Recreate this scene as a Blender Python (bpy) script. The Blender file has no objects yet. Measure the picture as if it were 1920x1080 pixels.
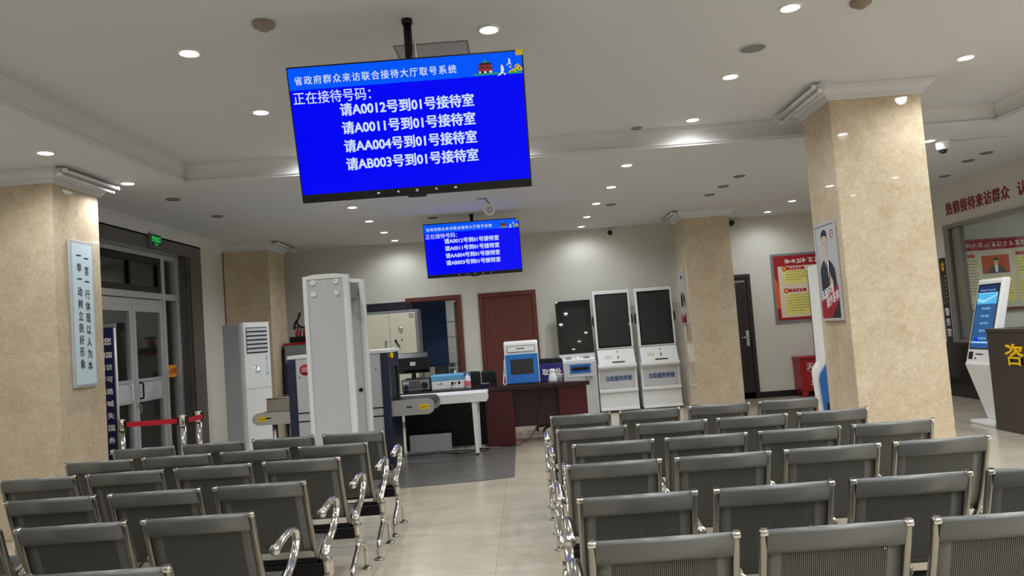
import bpy, bmesh, math, random
from mathutils import Vector, Matrix
random.seed(7)
SC = bpy.context.scene
COL = SC.collection
PI = math.pi

# ------------------------------------------------------------------ helpers
def lin(c):
    return tuple(((v / 255.0) / 12.92 if v / 255.0 <= 0.04045 else ((v / 255.0 + 0.055) / 1.055) ** 2.4) for v in c) + (1.0,)

def mat(name, rgb, rough=0.5, metal=0.0, emit=None, strength=1.0, coat=0.0):
    m = bpy.data.materials.new(name); m.use_nodes = True
    b = m.node_tree.nodes['Principled BSDF']
    b.inputs['Base Color'].default_value = lin(rgb)
    b.inputs['Roughness'].default_value = rough
    b.inputs['Metallic'].default_value = metal
    b.inputs['Coat Weight'].default_value = coat
    if emit is not None:
        b.inputs['Emission Color'].default_value = lin(emit)
        b.inputs['Emission Strength'].default_value = strength
    return m

def nd(m, kind, **kw):
    n = m.node_tree.nodes.new(kind)
    for k, v in kw.items():
        setattr(n, k, v)
    return n

def lk(m, a, b):
    m.node_tree.links.new(a, b)

def mth(m, op, a, b=None, c=None):
    n = nd(m, 'ShaderNodeMath', operation=op)
    for i, v in enumerate((a, b, c)):
        if v is None: continue
        if isinstance(v, (int, float)): n.inputs[i].default_value = v
        else: lk(m, v, n.inputs[i])
    return n.outputs[0]

def ramp(m, fac, stops):
    r = nd(m, 'ShaderNodeValToRGB')
    lk(m, fac, r.inputs[0])
    e = r.color_ramp.elements
    while len(e) < len(stops): e.new(0.5)
    for el, (p, c) in zip(e, stops):
        el.position = p; el.color = lin(c)
    return r.outputs[0]

def noise(m, scale, detail=4, rough=0.55, dist=0.0, coord='Object', stretch=None):
    t = nd(m, 'ShaderNodeTexCoord'); n = nd(m, 'ShaderNodeTexNoise')
    src = t.outputs[coord]
    if stretch:
        mp = nd(m, 'ShaderNodeMapping'); mp.inputs['Scale'].default_value = stretch
        lk(m, src, mp.inputs[0]); src = mp.outputs[0]
    lk(m, src, n.inputs['Vector'])
    n.inputs['Scale'].default_value = scale; n.inputs['Detail'].default_value = detail
    n.inputs['Roughness'].default_value = rough; n.inputs['Distortion'].default_value = dist
    return n.outputs['Fac']

def mixc(m, fac, a, b):
    n = nd(m, 'ShaderNodeMix', data_type='RGBA')
    if isinstance(fac, (int, float)): n.inputs[0].default_value = fac
    else: lk(m, fac, n.inputs[0])
    for s, v in ((6, a), (7, b)):
        if isinstance(v, tuple): n.inputs[s].default_value = lin(v)
        else: lk(m, v, n.inputs[s])
    return n.outputs[2]

def base(m): return m.node_tree.nodes['Principled BSDF']

class G:
    """collects shapes in one bmesh"""
    def __init__(s):
        s.b = bmesh.new(); s.uv = None
    def _mi(s, faces, mi):
        for f in faces: f.material_index = mi
    def box(s, x0, x1, y0, y1, z0, z1, bev=0.0, mi=0, seg=2):
        vs = [s.b.verts.new(p) for p in ((x0,y0,z0),(x1,y0,z0),(x1,y1,z0),(x0,y1,z0),(x0,y0,z1),(x1,y0,z1),(x1,y1,z1),(x0,y1,z1))]
        fs = [s.b.faces.new([vs[i] for i in q]) for q in ((0,3,2,1),(4,5,6,7),(0,1,5,4),(1,2,6,5),(2,3,7,6),(3,0,4,7))]
        s._mi(fs, mi)
        if bev > 0:
            es = list({e for f in fs for e in f.edges})
            r = bmesh.ops.bevel(s.b, geom=es, offset=bev, segments=seg, profile=0.5, affect='EDGES')
            s._mi(r['faces'], mi)
        return s
    def prism(s, poly, axis, a, b, mi=0, bev=0.0):
        def P(u, v, w):
            return {'x': (w, u, v), 'y': (u, w, v), 'z': (u, v, w)}[axis]
        A = [s.b.verts.new(P(u, v, a)) for u, v in poly]; B = [s.b.verts.new(P(u, v, b)) for u, v in poly]
        n = len(poly); fs = [s.b.faces.new(A), s.b.faces.new(B[::-1])]
        for i in range(n):
            fs.append(s.b.faces.new((A[i], B[i], B[(i+1) % n], A[(i+1) % n])))
        bmesh.ops.recalc_face_normals(s.b, faces=fs); s._mi(fs, mi)
        if bev > 0:
            es = list({e for f in fs for e in f.edges if e.calc_face_angle(0) > 0.3})
            r = bmesh.ops.bevel(s.b, geom=es, offset=bev, segments=2, profile=0.5, affect='EDGES'); s._mi(r['faces'], mi)
        return s
    def tube(s, path, rx, ry=None, seg=10, ref=(1,0,0), mi=0, smooth=True, caps=True, scale=None):
        ry = rx if ry is None else ry; path = [Vector(p) for p in path]; ref = Vector(ref)
        rings = []
        for i, p in enumerate(path):
            t = (path[min(i+1, len(path)-1)] - path[max(i-1, 0)]).normalized()
            u = ref - t * ref.dot(t)
            if u.length < 1e-4: u = Vector((0,1,0)) - t * t.y
            u.normalize(); v = t.cross(u); k = scale[i] if scale else 1.0
            rings.append([s.b.verts.new(p + u * (rx*k*math.cos(2*PI*j/seg)) + v * (ry*k*math.sin(2*PI*j/seg))) for j in range(seg)])
        for a, b in zip(rings, rings[1:]):
            for j in range(seg):
                f = s.b.faces.new((a[j], a[(j+1) % seg], b[(j+1) % seg], b[j])); f.smooth = smooth; f.material_index = mi
        if caps:
            for r in (rings[0][::-1], rings[-1]):
                f = s.b.faces.new(r); f.material_index = mi
        return s
    def bar(s, path, w, t, ref=(1,0,0), mi=0):
        """flat bar, rectangular section: w along ref, t across"""
        path = [Vector(p) for p in path]; ref = Vector(ref); rings = []
        for i, p in enumerate(path):
            tg = (path[min(i+1, len(path)-1)] - path[max(i-1, 0)]).normalized()
            u = (ref - tg * ref.dot(tg)).normalized(); v = tg.cross(u)
            h = 0.28
            cs = [(-1,-1+h),(-1,1-h),(-1+h,1),(1-h,1),(1,1-h),(1,-1+h),(1-h,-1),(-1+h,-1)]
            rings.append([s.b.verts.new(p + u*(w/2*a) + v*(t/2*c)) for a, c in cs])
        for a, b in zip(rings, rings[1:]):
            for j in range(8):
                f = s.b.faces.new((a[j], a[(j+1) % 8], b[(j+1) % 8], b[j])); f.material_index = mi; f.smooth = True
        for r in (rings[0], rings[-1]):
            f = s.b.faces.new(r); f.material_index = mi
        return s
    def cyl(s, p0, p1, r, r1=None, seg=16, mi=0, smooth=True):
        p0, p1 = Vector(p0), Vector(p1); d = (p1-p0).normalized()
        ref = (1,0,0) if abs(d.x) < 0.9 else (0,1,0)
        return s.tube([p0, p1], r, r, seg, ref, mi, smooth, True, [1.0, (r1 if r1 is not None else r)/r])
    def lathe(s, prof, c=(0,0,0), axis='z', seg=24, mi=0, smooth=True):
        c = Vector(c); rings = []
        def P(r, h, a):
            x, y = r*math.cos(a), r*math.sin(a)
            return c + Vector({'z': (x,y,h), 'y': (x,h,y), 'x': (h,x,y)}[axis])
        for r, h in prof:
            if r < 1e-6: rings.append([s.b.verts.new(P(0,h,0))])
            else: rings.append([s.b.verts.new(P(r,h,2*PI*j/seg)) for j in range(seg)])
        fs = []
        for a, b in zip(rings, rings[1:]):
            for j in range(seg):
                k = (j+1) % seg
                if len(a) == 1 and len(b) == 1: continue
                if len(a) == 1: q = (a[0], b[k], b[j])
                elif len(b) == 1: q = (a[j], a[k], b[0])
                else: q = (a[j], a[k], b[k], b[j])
                f = s.b.faces.new(q); f.smooth = smooth; f.material_index = mi; fs.append(f)
        if len(fs): bmesh.ops.recalc_face_normals(s.b, faces=fs)
        return s
    def poly(s, pts, mi=0):
        f = s.b.faces.new([s.b.verts.new(p) for p in pts]); f.material_index = mi
        return s
    def mesh(s, name):
        me = bpy.data.meshes.new(name); s.b.to_mesh(me); s.b.free(); return me

def obj(name, g, mats, parent=None, loc=(0,0,0), rot=(0,0,0)):
    me = g.mesh(name) if isinstance(g, G) else g
    o = bpy.data.objects.new(name, me); COL.objects.link(o)
    for m in (mats if isinstance(mats, (list, tuple)) else [mats]): me.materials.append(m)
    o.location = loc; o.rotation_euler = rot
    if parent is not None: o.parent = parent
    return o

def tag(o, label, cat, group=None):
    o['label'] = label; o['category'] = cat
    if group: o['group'] = group
    return o

def thing(name, label, cat, loc=(0,0,0), rz=0.0, group=None):
    o = bpy.data.objects.new(name, None); COL.objects.link(o)
    o.empty_display_size = 0.1
    o.location = loc; o.rotation_euler = (0,0,rz)
    return tag(o, label, cat, group)

def struct(name, g, mats, parent=None, loc=(0,0,0)):
    o = obj(name, g, mats, parent, loc)
    if parent is None: o['kind'] = 'structure'
    return o

def copy_tree(o, parent=None):
    c = o.copy(); COL.objects.link(c)
    if parent is not None: c.parent = parent
    for ch in list(o.children): copy_tree(ch, c)
    return c

def smooth(pts, n=6):
    pts = [Vector(p) for p in pts]; out = []
    for i in range(len(pts)-1):
        p0 = pts[max(i-1,0)]; p1 = pts[i]; p2 = pts[i+1]; p3 = pts[min(i+2,len(pts)-1)]
        for k in range(n):
            t = k/n
            out.append(0.5*((2*p1)+(p2-p0)*t+(2*p0-5*p1+4*p2-p3)*t*t+(3*p1-p0-3*p2+p3)*t*t*t))
    out.append(pts[-1]); return out

def text_mesh(s, x0, x1, y0, y1, bold=0.0, space=1.0, depth=0.0, name='lettering', lead=1.0):
    """a line of characters as a mesh fitted to the box x0..x1, y0..y1 in its own XY plane"""
    cu = bpy.data.curves.new('tmp', 'FONT'); cu.body = s; cu.size = 1; cu.resolution_u = 2
    cu.space_character = space; cu.space_line = lead; cu.extrude = depth
    o = bpy.data.objects.new('tmp', cu); COL.objects.link(o)
    me = bpy.data.meshes.new_from_object(o.evaluated_get(bpy.context.evaluated_depsgraph_get()))
    bpy.data.objects.remove(o); bpy.data.curves.remove(cu)
    xs = [v.co.x for v in me.vertices]; ys = [v.co.y for v in me.vertices]
    ax, bx, ay, by = min(xs), max(xs), min(ys), max(ys)
    sx = (x1-x0)/(bx-ax); sy = (y1-y0)/(by-ay)
    V = [(x0+(v.co.x-ax)*sx, y0+(v.co.y-ay)*sy, v.co.z) for v in me.vertices]
    F = [list(p.vertices) for p in me.polygons]
    bpy.data.meshes.remove(me)
    vs, fs = [], []
    offs = [(0,0)] if bold <= 0 else [(-bold,-bold*.6),(bold,-bold*.6),(-bold,bold*.6),(bold,bold*.6)]
    for i, (dx, dy) in enumerate(offs):
        n = len(vs); vs += [(x+dx, y+dy, z+i*2e-5) for x, y, z in V]; fs += [[a+n for a in f] for f in F]
    me = bpy.data.meshes.new(name); me.from_pydata(vs, [], fs); me.update()
    return me

def glyphs(g, x, y, n, size, pitch, z=0.0, mi=0, rnd=None, strokes=5):
    """a row of small character-like marks (print too small to read in the photo), in the XY plane"""
    rnd = rnd or random.Random(3); t = size*0.13; z0 = z
    for i in range(n):
        px = x + i*pitch
        if strokes <= 1:
            g.poly([(px,y,z),(px+size,y,z),(px+size,y+size,z),(px,y+size,z)], mi); continue
        for k in range(strokes):
            z = z0 + k*6e-5
            if k % 2 == 0:
                yy = y + size*rnd.choice((0.05,0.3,0.5,0.72,0.88)); a = px+size*rnd.choice((0,0.1,0.3)); b = px+size*rnd.choice((0.7,0.9,1.0))
                g.poly([(a,yy,z),(b,yy,z),(b,yy+t,z),(a,yy+t,z)], mi)
            else:
                xx = px + size*rnd.choice((0.05,0.3,0.45,0.6,0.85)); a = y+size*rnd.choice((0,0.1,0.4)); b = y+size*rnd.choice((0.7,0.9,1.0))
                g.poly([(xx,a,z),(xx+t,a,z),(xx+t,b,z),(xx,b,z)], mi)
    return g

# ------------------------------------------------------------------ materials
LIGHT = 45.0
BEAM = 47.0
M = {}
M['ceiling'] = mat('ceiling_paint', (215,215,218), 0.9)
M['trim'] = mat('plaster_moulding', (218,218,219), 0.75)
M['wall'] = mat('wall_paint', (222,221,210), 0.85)
n_ = noise(M['wall'], 1.2, 3); lk(M['wall'], ramp(M['wall'], n_, [(0.3,(214,212,202)),(0.7,(221,219,210))]), base(M['wall']).inputs['Base Color'])

def marble(name, a, b, c, rough):
    m = mat(name, b, rough)
    n1 = noise(m, 2.2, 8, 0.62, 0.6); n2 = noise(m, 9.0, 6, 0.65, 1.4); n3 = noise(m, 7.5, 6, 0.65, 2.0)
    c1 = ramp(m, n1, [(0.32,a),(0.5,b),(0.68,c)])
    c2 = ramp(m, n2, [(0.3,a),(0.62,c)])
    cc = mixc(m, 0.38, c1, c2)
    n4 = noise(m, 26.0, 5, 0.7, 0.8); cc = mixc(m, 0.34, cc, ramp(m, n4, [(0.34,a),(0.5,b),(0.66,c)]))
    vein = mth(m, 'SMOOTH_MAX', mth(m, 'SUBTRACT', 1.0, mth(m, 'MULTIPLY', mth(m, 'ABSOLUTE', mth(m, 'SUBTRACT', n3, 0.5)), 42.0)), 0.0, 0.1)
    cc = mixc(m, mth(m, 'MULTIPLY', vein, 0.24), cc, (244,236,220))
    t = nd(m, 'ShaderNodeTexCoord'); sp = nd(m, 'ShaderNodeSeparateXYZ'); lk(m, t.outputs['Object'], sp.inputs[0])
    fz = mth(m, 'FRACT', mth(m, 'DIVIDE', sp.outputs[2], 1.63)); j = mth(m, 'LESS_THAN', fz, 0.0018)
    lk(m, mixc(m, mth(m, 'MULTIPLY', j, 0.4), cc, (150,130,105)), base(m).inputs['Base Color'])
    return m
M['marble'] = marble('beige_marble', (174,152,123), (201,182,154), (221,206,181), 0.035)

m = M['floor'] = mat('polished_floor_tile', (196,186,166), 0.1)
n1 = noise(m, 1.4, 6, 0.6, 0.8, stretch=(1,2.2,1)); n2 = noise(m, 7, 5, 0.6, 1.0, stretch=(1,2.5,1))
cc = mixc(m, 0.4, ramp(m, n1, [(0.3,(176,165,146)),(0.7,(204,194,175))]), ramp(m, n2, [(0.3,(180,170,152)),(0.7,(202,192,172))]))
t = nd(m, 'ShaderNodeTexCoord'); sp = nd(m, 'ShaderNodeSeparateXYZ'); lk(m, t.outputs['Object'], sp.inputs[0])
def joint(o, off):
    f = mth(m, 'FRACT', mth(m, 'DIVIDE', mth(m, 'ADD', o, off), 0.8)); return mth(m, 'LESS_THAN', f, 0.004)
jj = mth(m, 'MAXIMUM', joint(sp.outputs[0], 8.3), mth(m, 'MULTIPLY', joint(sp.outputs[1], 8.15), 0.25))
lk(m, mixc(m, mth(m, 'MULTIPLY', jj, 0.6), cc, (110,100,88)), base(m).inputs['Base Color'])
lk(m, mth(m, 'ADD', 0.13, mth(m, 'MULTIPLY', n1, 0.12)), base(m).inputs['Roughness'])

M['mat_grey'] = mat('grey_floor_mat', (104,106,108), 0.3)
lk(M['mat_grey'], ramp(M['mat_grey'], noise(M['mat_grey'], 3, 5, 0.6, 0, stretch=(1,6,1)), [(0.3,(98,96,92)),(0.7,(116,114,109))]), base(M['mat_grey']).inputs['Base Color'])

M['chrome'] = mat('chrome', (225,222,216), 0.09, 1.0)
M['chrome_bar'] = mat('brushed_chrome_bar', (160,156,150), 0.24, 1.0)
M['seat'] = mat('grey_sprayed_steel', (112,112,109), 0.36, 0.3)
m = M['perf'] = mat('perforated_grey_steel', (107,107,104), 0.38, 0.3)
t = nd(m, 'ShaderNodeTexCoord'); sp = nd(m, 'ShaderNodeSeparateXYZ'); lk(m, t.outputs['UV'], sp.inputs[0])
def cell(o, p):
    return mth(m, 'SUBTRACT', mth(m, 'FRACT', mth(m, 'DIVIDE', o, p)), 0.5)
col_ = mth(m, 'FLOOR', mth(m, 'DIVIDE', sp.outputs[0], 0.0066))
stag = mth(m, 'MULTIPLY', mth(m, 'MODULO', col_, 2.0), 0.0025)
cu_, cv_ = cell(sp.outputs[0], 0.0066), cell(mth(m, 'ADD', sp.outputs[1], stag), 0.0050)
d2 = mth(m, 'ADD', mth(m, 'MULTIPLY', cu_, cu_), mth(m, 'MULTIPLY', mth(m, 'MULTIPLY', cv_, cv_), 0.5))
hole = mth(m, 'LESS_THAN', d2, 0.085)
tr = nd(m, 'ShaderNodeBsdfTransparent'); tr.inputs[0].default_value = (0.22,0.22,0.22,1); mx = nd(m, 'ShaderNodeMixShader')  # grey tint darkens the holes, standing in for the shade of their walls
lk(m, hole, mx.inputs[0]); lk(m, base(m).outputs[0], mx.inputs[1]); lk(m, tr.outputs[0], mx.inputs[2])
lk(m, mx.outputs[0], m.node_tree.nodes['Material Output'].inputs['Surface'])

M['black'] = mat('black_plastic', (13,13,16), 0.35)
M['black_metal'] = mat('black_metal', (14,14,17), 0.3, 0.3)
M['black_gloss'] = mat('black_glass_screen', (9,9,11), 0.015, 0.0, coat=0.5)
M['screen_grey'] = mat('switched_off_screen', (34,34,35), 0.4)
M['screen_gloss'] = mat('glossy_grey_screen', (40,41,44), 0.02)
M['white'] = mat('white_plastic', (240,240,239), 0.35)
M['white_metal'] = mat('white_painted_metal', (236,237,236), 0.4)
M['light_grey'] = mat('light_grey_metal', (202,203,206), 0.42)
M['grey'] = mat('mid_grey_metal', (128,130,133), 0.45)
M['dark_recess'] = mat('dark_grey_recess', (66,68,71), 0.6)
M['beige_plastic'] = mat('aged_beige_plastic', (146,132,118), 0.6)
M['alu'] = mat('aluminium', (200,201,203), 0.36, 0.3)
M['window_alu'] = mat('window_aluminium', (150,150,148), 0.35, 0.7)
M['steel'] = mat('brushed_steel', (196,195,192), 0.4, 0.8)
M['navy'] = mat('navy_metal', (34,42,66), 0.4)
M['dark_stone'] = mat('dark_grey_stone', (66,63,62), 0.13)
lk(M['dark_stone'], ramp(M['dark_stone'], noise(M['dark_stone'], 30, 4), [(0.3,(88,85,84)),(0.7,(100,97,95))]), base(M['dark_stone']).inputs['Base Color'])
M['granite'] = mat('black_granite', (44,43,42), 0.15)
M['brown_wood'] = mat('red_brown_wood', (104,54,45), 0.33)
lk(M['brown_wood'], ramp(M['brown_wood'], noise(M['brown_wood'], 6, 5, 0.6, 0.6, stretch=(9,9,0.5)), [(0.3,(92,46,39)),(0.7,(117,63,52))]), base(M['brown_wood']).inputs['Base Color'])
M['wine_wood'] = mat('dark_wine_wood', (72,22,28), 0.28)
lk(M['wine_wood'], ramp(M['wine_wood'], noise(M['wine_wood'], 6, 5, 0.6, 0.6, stretch=(9,9,0.6)), [(0.3,(62,17,22)),(0.7,(82,28,32))]), base(M['wine_wood']).inputs['Base Color'])
M['dark_wood'] = mat('dark_brown_wood', (48,26,28), 0.3)
M['desk_top'] = mat('dark_desk_top', (46,30,30), 0.12)
M['counter'] = mat('dark_brown_laminate', (66,56,48), 0.4)
M['door_dark'] = mat('black_brown_door', (42,30,32), 0.35)
M['red'] = mat('red_painted_metal', (158,24,34), 0.38)
M['red_belt'] = mat('red_webbing', (190,20,40), 0.7)
M['red_letter'] = mat('red_acrylic', (150,22,44), 0.35)
M['gold'] = mat('yellow_acrylic', (255,205,20), 0.4)
M['yellow'] = mat('yellow_sticker', (232,196,24), 0.5)
M['orange_sticker'] = mat('amber_sticker', (226,160,30), 0.5)
M['blue'] = mat('blue_plastic', (22,112,196), 0.35)
M['blue_deep'] = mat('blue_panel', (34,100,178), 0.4)
M['light_blue'] = mat('light_blue_plastic', (92,160,200), 0.4)
M['sign_blue'] = mat('blue_sign_board', (34,34,120), 0.4)
M['sign_navy'] = mat('navy_sign_board', (22,26,78), 0.35)
M['sign_pale'] = mat('pale_blue_board', (206,226,232), 0.3)
M['sign_dark'] = mat('dark_navy_plaque', (24,28,42), 0.35)
M['ink'] = mat('black_ink', (20,20,26), 0.6)
M['ink_soft'] = mat('grey_ink', (104,102,84), 0.7)
M['ink_red'] = mat('red_ink', (186,26,44), 0.6)
M['ink_white'] = mat('white_ink', (236,232,228), 0.6)
M['ink_blue'] = mat('blue_ink', (52,84,136), 0.5)
M['cream'] = mat('cream_painted_steel', (218,214,192), 0.4)
M['cabinet_grey'] = mat('grey_green_steel', (128,134,130), 0.45)
M['paper'] = mat('cream_paper', (226,210,186), 0.6)
M['paper_yellow'] = mat('yellow_paper', (232,220,120), 0.6)
M['paper_pale'] = mat('pale_print_paper', (214,210,190), 0.6)
M['poster_red'] = mat('red_print', (160,28,42), 0.35)
M['poster_orange'] = mat('orange_print', (228,98,50), 0.4)
M['poster_grey'] = mat('grey_print', (186,188,192), 0.3)
M['suit'] = mat('black_suit_print', (36,36,44), 0.4)
M['skin'] = mat('skin_print', (206,176,160), 0.5)
M['shirt'] = mat('white_shirt_print', (232,232,236), 0.5)
M['rubber'] = mat('black_rubber', (26,26,26), 0.7)
M['leather'] = mat('black_leather', (26,28,30), 0.4)
M['pink'] = mat('pink_label', (232,110,140), 0.5)
M['disc'] = mat('lamp_diffuser', (250,250,250), 0.4, emit=(255,252,246), strength=LIGHT)
M['hatch_grey'] = mat('grey_hatch_paint', (172,170,176), 0.8)
M['disc_off'] = mat('unlit_lamp_diffuser', (122,118,110), 0.5)
M['speaker_grille'] = mat('grey_speaker_grille', (136,134,130), 0.7)
M['tube'] = mat('unlit_fluorescent_tube', (226,226,224), 0.2)
M['scr_blue'] = mat('screen_blue', (0,0,40), 0.12, emit=(0,4,250), strength=0.95)
M['scr_head'] = mat('screen_header_blue', (0,20,60), 0.12, emit=(0,86,255), strength=0.95)
M['scr_white'] = mat('screen_white', (60,60,60), 0.3, emit=(205,222,250), strength=0.95)
M['scr_dark'] = mat('screen_dark', (8,8,10), 0.3, emit=(24,22,26), strength=1.0)
M['scr_red'] = mat('screen_red', (40,8,8), 0.3, emit=(150,40,40), strength=1.0)
M['scr_green'] = mat('screen_green', (8,40,20), 0.3, emit=(30,140,90), strength=1.0)
M['scr_yellow'] = mat('screen_yellow', (60,50,10), 0.3, emit=(240,190,60), strength=1.0)
M['scr_pale'] = mat('screen_pale', (60,60,60), 0.3, emit=(214,216,226), strength=1.0)
for k_ in ('scr_blue','scr_head'): base(M[k_]).inputs['Specular IOR Level'].default_value = 0.15
M['icon'] = mat('screen_icon', (60,60,60), 0.3, emit=(210,210,210), strength=0.9)
M['exit_green'] = mat('exit_green', (8,60,20), 0.3, emit=(30,220,90), strength=0.7)
M['k_blue'] = mat('kiosk_screen_blue', (10,30,60), 0.15, emit=(34,92,150), strength=0.8)
M['k_navy'] = mat('kiosk_screen_navy', (10,20,50), 0.15, emit=(22,40,92), strength=0.9)
M['k_cyan'] = mat('kiosk_screen_cyan', (30,60,80), 0.15, emit=(70,176,226), strength=1.0)
M['k_text'] = mat('kiosk_screen_text', (60,60,60), 0.15, emit=(150,214,246), strength=1.0)
M['ac_led'] = mat('white_led', (60,60,60), 0.3, emit=(225,238,255), strength=1.4)
m = M['glass'] = bpy.data.materials.new('clear_glass'); m.use_nodes = True
nt = m.node_tree; nt.nodes.remove(base(m)); gl = nd(m, 'ShaderNodeBsdfGlossy'); gl.inputs['Roughness'].default_value = 0.02
tr = nd(m, 'ShaderNodeBsdfTransparent'); tr.inputs[0].default_value = (0.90,0.93,0.925,1); fr = nd(m, 'ShaderNodeFresnel'); gm = nd(m, 'ShaderNodeNewGeometry'); lk(m, mth(m, 'SUBTRACT', 1.45, mth(m, 'MULTIPLY', gm.outputs['Backfacing'], 1.45-1/1.45)), fr.inputs[0])
mx = nd(m, 'ShaderNodeMixShader'); lk(m, fr.outputs[0], mx.inputs[0]); lk(m, tr.outputs[0], mx.inputs[1]); lk(m, gl.outputs[0], mx.inputs[2])
lk(m, mx.outputs[0], nt.nodes['Material Output'].inputs['Surface'])
M['dim_wall'] = mat('vestibule_paint', (205,205,200), 0.8)
M['curtain_blue'] = mat('blue_board', (48,76,122), 0.7)

# ------------------------------------------------------------------ the setting
LOW, UP, WY = 3.26, 3.46, 13.9
XL, XR = -4.85, 6.65
TX0, TX1, TY0, TY1 = -3.41, 4.95, -3.0, 7.80     # recessed part of the ceiling

def ring(g, rect, prof, out=True, mi=0, open_sides=()):
    """moulding with mitred corners round a rectangle; prof = [(distance from the face, z)]"""
    x0, x1, y0, y1 = rect; k = 1 if out else -1
    def loop(d):
        d *= k; return [(x0-d,y0-d),(x1+d,y0-d),(x1+d,y1+d),(x0-d,y1+d)]
    L = [[g.b.verts.new((x, y, z)) for x, y in loop(d)] for d, z in prof]
    n = len(L)
    for i in range(n):
        a, b = L[i], L[(i+1) % n]
        for j in range(4):
            if j in open_sides: continue
            q = (a[j], a[(j+1) % 4], b[(j+1) % 4], b[j]); f = g.b.faces.new(q if out else q[::-1]); f.material_index = mi
    return g

struct('floor', G().box(-8.0, 10.2, -6.2, 17.2, -0.12, 0.0), M['floor'])
g = G()
g.box(-5.1, TX0, -6.2, 14.2, LOW, 3.62); g.box(TX1, XR+0.2, -6.2, 14.2, LOW, 3.62)
g.box(TX0, TX1, TY1, 14.2, LOW, 3.62); g.box(TX0, TX1, -6.2, TY0, LOW, 3.62)
struct('ceiling', g, M['ceiling'])
struct('ceiling_recess', G().box(TX0, TX1, TY0, TY1, UP, 3.62), M['ceiling'])
struct('trim_1', ring(G(), (TX0,TX1,TY0,TY1), [(-0.001,3.262),(-0.001,UP),(0.065,UP),(0.065,3.447),(0.05,3.440),(0.05,3.428),(0.038,3.415),(0.026,3.37),(0.02,3.315),(0.02,3.300),(0.042,3.296),(0.042,3.283),(0.028,3.279),(0.028,3.262)], out=False), M['trim'])
# walls
struct('wall_back', G().prism([(-5.05,0),(-2.06,0),(-2.06,2.185),(-1.19,2.185),(-1.19,0),(XR+0.2,0),(XR+0.2,LOW),(-5.05,LOW)], 'y', WY, WY+0.2), M['wall'])
struct('wall_left', G().prism([(-6.2,0),(8.30,0),(8.30,2.97),(11.14,2.97),(11.14,0),(WY,0),(WY,LOW),(-6.2,LOW)], 'x', XL-0.24, XL), M['wall'])
g = G()
g.box(XR, XR+0.2, -6.2, 7.4, 0, LOW); g.box(XR, XR+0.2, 12.02, WY, 0, LOW); g.box(XR, XR+0.2, 7.4, 12.02, 2.63, LOW); g.box(XR, XR+0.2, 7.4, 12.02, 0, 0.86)
struct('wall_right', g, M['wall'])
struct('wall_front', G().box(-5.1, XR+0.2, -6.4, -6.2, 0, LOW), M['wall'])
# crown on the left wall
struct('trim_2', G().prism([(XL,3.10),(XL+0.03,3.10),(XL+0.03,3.125),(XL+0.045,3.13),(XL+0.06,3.17),(XL+0.10,3.205),(XL+0.10,3.222),(XL+0.125,3.23),(XL+0.125,3.26),(XL,3.26)], 'y', -6.2, 12.3), M['trim'])
struct('baseboard_back', G().box(3.0, XR-0.02, WY-0.015, WY, 0, 0.11), M['black'])
struct('baseboard_left', G().box(XL, XL+0.015, 11.5, WY, 0, 0.10), M['granite'])
# dado of dark granite under the window of the right wall
struct('trim_3', G().box(XR-0.025, XR, 4.0, WY-0.02, 0, 0.80).box(XR-0.045, XR, 4.0, WY-0.02, 0.80, 0.845), M['granite'])
# room behind the window in the right wall
g = G().box(XR+0.2, 10.0, 12.9, 13.0, 0, 3.0); struct('wall_office_back', g, M['wall'])
struct('wall_office_side', G().box(10.0, 10.1, 5.0, 13.0, 0, 3.0).box(XR+0.2, 10.1, 5.0, 5.1, 0, 3.0), M['wall'])
struct('ceiling_office', G().box(XR+0.2, 10.1, 5.0, 13.0, 3.0, 3.1), M['ceiling'])
# vestibule behind the entrance doors, store room behind the open door
struct('wall_vestibule', G().box(-7.9, -7.8, 6.6, 13.0, 0, 3.1).box(-7.9, XL-0.24, 6.5, 6.6, 0, 3.1).box(-7.9, XL-0.24, 13.0, 13.1, 0, 3.1), M['dim_wall'])
struct('ceiling_vestibule', G().box(-7.9, XL-0.24, 6.5, 13.1, 3.1, 3.2), M['dim_wall'])
struct('wall_store', G().box(-3.6, 1.0, 17.0, 17.1, 0, 3.0).box(-3.7, -3.6, WY+0.2, 17.1, 0, 3.0).box(1.0, 1.1, WY+0.2, 17.1, 0, 3.0), M['wall'])
struct('ceiling_store', G().box(-3.7, 1.1, WY+0.2, 17.1, 3.0, 3.1), M['ceiling'])

# window of the police room in the right wall
w = struct('window_1', G().box(XR-0.03, XR+0.12, 11.93, 12.05, 0.845, 2.65, 0.004).box(XR-0.03, XR+0.12, 7.37, 7.47, 0.845, 2.65, 0.004).box(XR-0.034, XR+0.124, 7.36, 12.054, 2.60, 2.654, 0.004).box(XR-0.05, XR+0.14, 7.37, 12.05, 0.845, 0.885, 0.004).box(XR+0.02, XR+0.10, 11.70, 11.90, 0.885, 2.60, 0.004), M['window_alu'])
struct('pane', G().box(XR+0.05, XR+0.058, 7.45, 11.78, 0.88, 2.61), M['glass'], w)

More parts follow.
